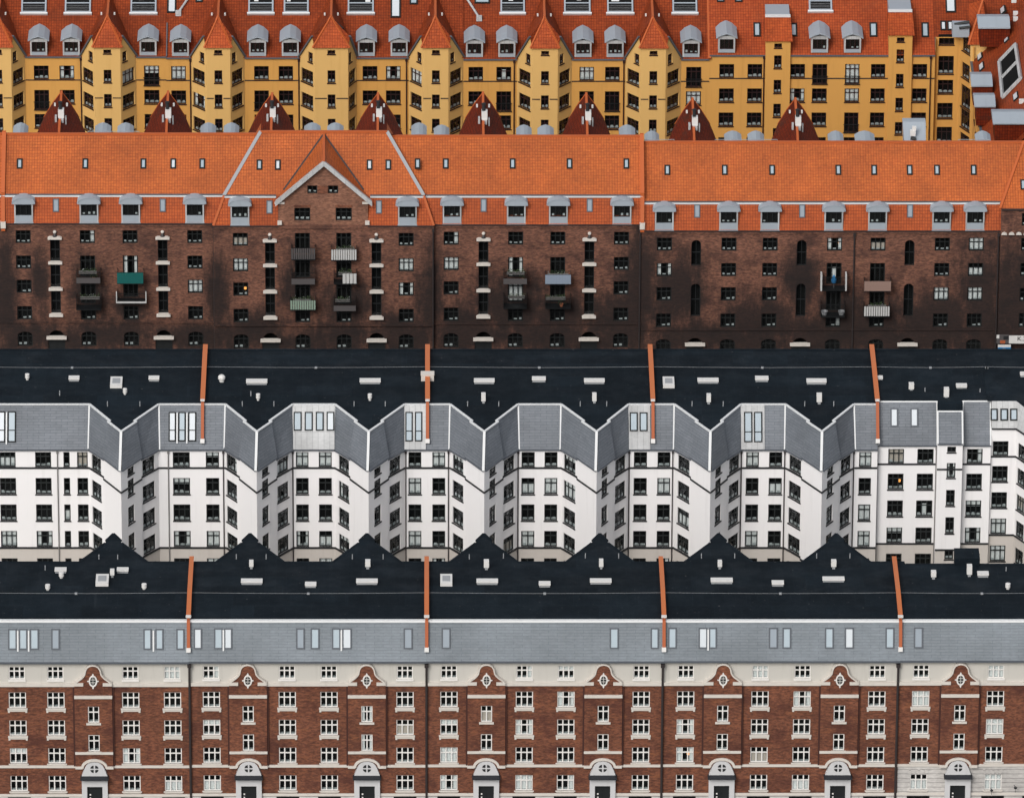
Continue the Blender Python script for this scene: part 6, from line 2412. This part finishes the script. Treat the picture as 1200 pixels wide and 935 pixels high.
def corner1():
    # narrow set-back bay, the turned bay and the wing that runs towards the camera
    T = Thing('apartment_house', 'ochre corner wing with a steep red roof of side-on zinc dormers at the right edge', 'house', at_y(1165, 120, Y1 - 10) * 1.0, G1)
    T.e.location.z = 0
    T.org.z = 0
    P = Pl((0, Y1 + .6, 0))
    a0, a1 = P.hit(1095, 100)[0], P.hit(1123.5, 100)[0]
    zt = P.hit(1110, 43.8)[1]
    w = MB()
    ops = [(P.hit(1099, 100)[0], P.hit(1117, 100)[0], P.hit(1110, b)[1], P.hit(1110, a)[1]) for a, b in ((44.8, 52.8), (66, 87), (94, 110), (121, 139), (149, 168))]
    w.wall(P, a0, a1, 0, zt, ops, 0, 1, .2)
    w.face([P.pt(a0, 0, 0), P.pt(a0, 0, .6), P.pt(a0, zt, .6), P.pt(a0, zt, 0)])
    d = Vector((math.cos(math.radians(62)), -math.sin(math.radians(62)), 0))
    Q = Pl((a1, Y1 + .6, 0), d)
    QL = 3.0
    qops = [(.5, 2.4, P.hit(1110, b)[1], P.hit(1110, a)[1]) for a, b in ((38, 57), (70, 88), (96, 122), (124, 146), (152, 170))]
    w.wall(Q, 0, QL, 0, zt, qops, 0, 1, .2)
    T.part('wall', w, [M['yellow_render'], M['room']])
    for o in ops:
        window(T, P, *o, 'ochre', 3)
    for o in qops:
        window(T, Q, *o, 'ochre', 3)
    # the wing: its courtyard wall faces left
    c = Q.pt(QL, 0)
    zw = F1.hit(1110, 66)[1]
    yn = Y2 + 14
    Wn = Pl((c.x, c.y, 0), (0, -1, 0))
    LW = c.y - yn
    w = MB()
    wops = []
    for k in range(6):
        s = 2.2 + k * 3.4
        for a, b in ROWS1[:3]:
            wops.append((s, s + 1.5, F1.hit(600, b)[1], F1.hit(600, a)[1]))
    wops = [o for o in wops if o[1] < LW - .3]
    w.wall(Wn, 0, LW, 0, zw, wops, 0, 1, .2)
    T.part('courtyard_wall', w, [M['yellow_render'], M['room']])
    for o in wops:
        window(T, Wn, *o, 'ochre', 3)
    # wing roof rising to the right
    WR = Pl((c.x - .25, c.y + 1.5, zw), (0, -1, 0), (1, 0, 1.05))
    LR = LW + 1.5
    up = 9.0
    r = MB()
    r.face([WR.pt(0, 0), WR.pt(LR, 0), WR.pt(LR, up), WR.pt(0, up)])
    rr = WR.pt(0, up)
    r.face([WR.pt(0, up), WR.pt(LR, up), WR.pt(LR, up) + Vector((6, 0, -6)), rr + Vector((6, 0, -6))])
    # main back roof behind the corner
    RP = Pl((0, Y1 - .2, F1.hit(965, 62)[1]), (1, 0, 0), (0, 1, SL1))
    xa, xb = P.hit(1095, 60)[0], c.x + 12
    b0 = RP.hit(1110, 43.8)[1]
    r.face([RP.pt(xa, b0), RP.pt(xb, b0), RP.pt(xb, 11), RP.pt(xa, 11)])
    ro = T.part('roof', r, M['tile_old'])
    g = MB()
    g.bar(WR.pt(0, 0, .05), WR.pt(LR, 0, .05), .12, .1)
    T.part('eaves_gutter', g, M['lead'], ro)
    roof_window(T, RP, 1108, 1120, -6, 14.5, 'skyglass_white', 'frame_dark', .14, None, .16)
    roof_window(T, RP, 1102, 1109, 24.5, 35.5, 'skyglass_white', 'frame_dark', .14, None, .16)
    roof_window(T, RP, 1110, 1117, 24.5, 35.5, 'skyglass_white', 'frame_dark', .14, None, .16)
    # small hipped stair roof at the inner corner
    m = MB()
    e0, e1 = at_y(1135, 53, Y1 - 2), at_y(1158, 53, Y1 - 2)
    e1.z = e0.z
    apx = at_y(1152, 0, Y1 + 2.4)
    m.face([e0, e1, apx])
    m.face([e0, apx, Vector((e0.x + .3, Y1 + 4, e0.z + 2.2))])
    m.face([e1, Vector((e1.x, Y1 + 4, e0.z + 2.2)), apx])
    o = T.part('tower_roof', m, M['tile_rust'])
    g = MB()
    g.bar(e0, apx, .1, .08)
    T.part('ridge_tiles', g, M['tile_cap'], o)
    g = MB()
    S = Pl((0, Y1 - 1.75, 0))
    g.box(S, e0.x + .25, e1.x - .1, e0.z - 5, e0.z - .05, -3, 0)
    T.part('tower_wall', g, M['pale_yellow'])
    g = MB()
    B = Pl((at_y(1126, 34, Y1 - .5)))
    g.box(B, -.9, .9, -.9, .5, -1, .2, 0)
    g.tube(B.pt(-.7, .5, 0), B.pt(.9, .8, 0), .16, 1, 8)
    g.tube(B.pt(-.2, .2, .3), B.pt(1.0, .35, .3), .14, 1, 8)
    T.part('lead_valley', g, [M['zinc'], M['frame_black']])
    # dormers seen from the side
    for u0, u1, v0, v1 in ((1146.5, 1184, 14.5, 30), (1138.3, 1163.5, 82, 98), (1142, 1167, 106.5, 122), (1163.6, 1202, 125.5, 142)):
        z = zw + (3.0 if u0 < 1145 else 5.4)
        A = at_z(u0, v1, z)
        Bp = at_z(u0, v0, z)
        wd = at_z(u1, v1, z).x - A.x
        m = MB()
        y0, y1 = A.y, Bp.y
        q = Pl((0, y0, 0))
        dep = y1 - y0
        prof = [(A.x, z - .12), (A.x + wd * 0 + .0, z)]
        m.hexa([Vector((A.x, y0, z - .25)), Vector((A.x + wd, y0, z - .25)), Vector((A.x + wd, (y0 + y1) / 2, z + .25)), Vector((A.x, (y0 + y1) / 2, z + .25)),
                Vector((A.x, y0, z - .4)), Vector((A.x + wd, y0, z - .4)), Vector((A.x + wd, y1, z - .4)), Vector((A.x, y1, z - .4))])
        m.face([Vector((A.x, (y0 + y1) / 2, z + .25)), Vector((A.x + wd, (y0 + y1) / 2, z + .25)), Vector((A.x + wd, y1, z - .25)), Vector((A.x, y1, z - .25))])
        o = T.part('dormer', m, M['zinc'])
        g = MB()
        g.box(q, A.x + .25, A.x + wd, z - 2.6, z - .4, -dep + .3, -.3)
        T.part('dormer_box', g, M['tile_moss'], o)
    # tilted roof terrace window, small roof windows
    for u, v, du, dvv in ((1175, 12, 4, 5), (1148, 66, 3.5, 6), (1150, 78, 3, 3.5), (1179, 45, 4.5, 4), (1190, 113, 4, 5)):
        p = WR.hp(u, v, .1)
        a, b = WR.hit(u, v, .1)
        m = MB()
        m.box(WR, a - .8, a + .8, b - .35, b + .35, -.05, .14)
        o = T.part('roof_window', m, M['frame_dark'])
        m = MB()
        m.box(WR, a - .66, a + .66, b - .25, b + .25, .14, .16)
        T.part('pane', m, M['skyglass_white'], o)
    pts = [WR.hit(u, v, .2) for u, v in ((1171, 72), (1190, 52), (1196, 92), (1175, 114))]
    m = MB()
    q3 = [WR.pt(a, b, .2) for a, b in pts]
    for i in range(4):
        m.bar(q3[i], q3[(i + 1) % 4], .16, .14, 0, WR.n)
    m.bar(q3[0].lerp(q3[3], .48), q3[1].lerp(q3[2], .48), .12, .12, 0, WR.n)
    o = T.part('roof_terrace_window', m, M['zinc_light'])
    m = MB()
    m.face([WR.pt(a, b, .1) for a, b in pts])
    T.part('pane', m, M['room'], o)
    for u, v in ((1188, 2), (1190, 17), (1190, 23.5), (1197, 120)):
        p = WR.hp(u, v, .1)
        m = MB()
        m.box(Pl(p), -.25, .25, -.1, .3, -.2, .2)
        T.part('roof_light', m, M['vent_white'])


M['tile_red2'] = coursed('red_brown_tile', (.37, .070, .019), (.29, .050, .015), (.165, .028, .010), .27, .34, .028, .6, 0, big=.2, bumpd=.03,
                         blotch=(.24, .06, .025), bl=(.5, .75), blk=.4, bscale=.3, fine=.2, spec=.15)
row1()
# ------------------------------------------------------------------ ground, streets, sign
g = MB()
g.face([(-4000, -500, -.02), (4000, -500, -.02), (4000, 9000, -.02), (-4000, 9000, -.02)])
structure('ground', g, M['ground'])
XA, XB = -80, 100
for y0, y1, nm, mt in ((Y4 - 14, Y4 - 3.2, 'street', 'asphalt'), (YB3 + 4, Y2 - 4.5, 'street', 'asphalt')):
    g = MB()
    g.face([(XA, y0, 0), (XB, y0, 0), (XB, y1, 0), (XA, y1, 0)])
    structure(nm, g, M[mt])
for y0, y1 in ((Y4 - 3.2, Y4 - .1), (YB3, YB3 + 4), (Y2 - 4.5, Y2 - .1)):
    g = MB()
    g.box(Pl((0, y0, 0)), XA, XB, -.1, .12, -(y1 - y0), 0)
    structure('pavement', g, M['paving'])
for y0, y1 in ((Y4 + 21, Y3 - 7), (Y2 + 22, Y1 - 4)):
    g = MB()
    g.face([(XA, y0, .01), (XB, y0, .01), (XB, y1, .01), (XA, y1, .01)])
    structure('courtyard', g, M['paving'])
# shop sign at the foot of the corner house
S = Pl((0, Y2 - 1.6, 0))
T_ = Thing('shop_sign', 'white lettered sign board with a photo panel on the pavement at the right edge', 'sign', S.hp(1186, 412))
T_.org.z = 0
T_.e.location.z = 0


def rect(m, u0, u1, v0, v1, c0, c1, mi=0):
    a0, z1 = S.hit(u0, v0)
    a1, z0 = S.hit(u1, v1)
    m.box(S, a0, a1, z0, z1, c0, c1, mi)
    return a0, a1, z0, z1


m = MB()
bd = rect(m, 1182.5, 1210, 393.6, 402.6, -.1, 0)
T_.part('board', m, M['vent_white'])
m = MB()
rect(m, 1168, 1182.2, 392.5, 402.8, -.1, -.02, 0)
rect(m, 1168, 1171, 392.5, 396.5, -.02, .0, 1)
rect(m, 1172, 1178, 399, 402.5, -.02, .0, 2)
rect(m, 1176, 1182, 394, 398, -.02, .0, 3)
T_.part('photo_panel', m, [M['cloth_grey'], M['vent_white'], M['copper_dark'], M['black_trim']])
m = MB()
rect(m, 1169.5, 1184.5, 404.3, 407, -.1, 0, 1)
rect(m, 1169.5, 1184.5, 407, 413, -.1, -.004, 0)
rect(m, 1175, 1178.5, 408, 413, -.004, .0, 2)
T_.part('blue_panel', m, [M['blue'], M['vent_white'], M['cloth_blue']])
m = MB()
for u in (1171, 1183.4, 1205):
    a, z = S.hit(u, 402.6)
    m.tube((a, Y2 - 1.5, .1), (a, Y2 - 1.5, z + .6), .05)
T_.part('post', m, M['pipe_dark'])
a0, z1 = S.hit(1192, 394.4)
a1, z0 = S.hit(1192, 399.2)
cu = bpy.data.curves.new('lettering', 'FONT')
cu.body = 'K.3H'
cu.size = (z1 - z0) * 1.45
cu.extrude = .01
cu.materials.append(M['black_trim'])
tmp = bpy.data.objects.new('lettering_curve', cu)
COL.objects.link(tmp)
bpy.context.view_layer.update()
lm = bpy.data.meshes.new_from_object(tmp.evaluated_get(bpy.context.evaluated_depsgraph_get()))
bpy.data.objects.remove(tmp)
o = link('lettering', lm, T_.e, Vector((a0, Y2 - 1.615, z0)) - T_.org)
o.rotation_euler = (math.radians(90), 0, 0)
# ------------------------------------------------------------------ sky, sun, camera
sc = bpy.context.scene
wd = bpy.data.worlds.new('World')
sc.world = wd
wd.use_nodes = True
nt = wd.node_tree
sky = nt.nodes.new('ShaderNodeTexSky')
sky.sky_type = 'NISHITA'
sky.sun_disc = False
SUN_EL, SUN_AZ = math.radians(40), math.radians(-154)     # azimuth from +Y, clockwise: high, behind the camera's left shoulder
sky.sun_elevation = SUN_EL
sky.sun_rotation = SUN_AZ
sky.air_density, sky.dust_density, sky.ozone_density = 1.0, 3.0, 1.0
hs = nt.nodes.new('ShaderNodeHueSaturation')
hs.inputs['Saturation'].default_value = .35
nt.links.new(sky.outputs[0], hs.inputs['Color'])
nt.links.new(hs.outputs[0], nt.nodes['Background'].inputs['Color'])
nt.nodes['Background'].inputs['Strength'].default_value = .12
sd = bpy.data.lights.new('sun', 'SUN')
sd.energy = 1.4
sd.angle = math.radians(25)
sd.color = (1, .965, .925)
so = bpy.data.objects.new('sun', sd)
COL.objects.link(so)
v = Vector((math.sin(SUN_AZ) * math.cos(SUN_EL), math.cos(SUN_AZ) * math.cos(SUN_EL), math.sin(SUN_EL)))
so.rotation_euler = v.to_track_quat('Z', 'Y').to_euler()
cd = bpy.data.cameras.new('camera')
cd.sensor_width = 36
cd.lens = 36 * FOC / 1200
cd.shift_x = (600 - PU) / 1200
cd.clip_start, cd.clip_end = 5, 20000
co = bpy.data.objects.new('camera', cd)
COL.objects.link(co)
co.location = CAM
co.rotation_euler = (math.radians(90) - TH, 0, 0)
sc.camera = co
vs = sc.view_settings
vs.view_transform = 'Standard'
vs.look = 'None'
vs.exposure = .32
vs.gamma = 1
sc.render.engine = 'CYCLES'
sc.cycles.max_bounces = 6
sc.cycles.transparent_max_bounces = 6
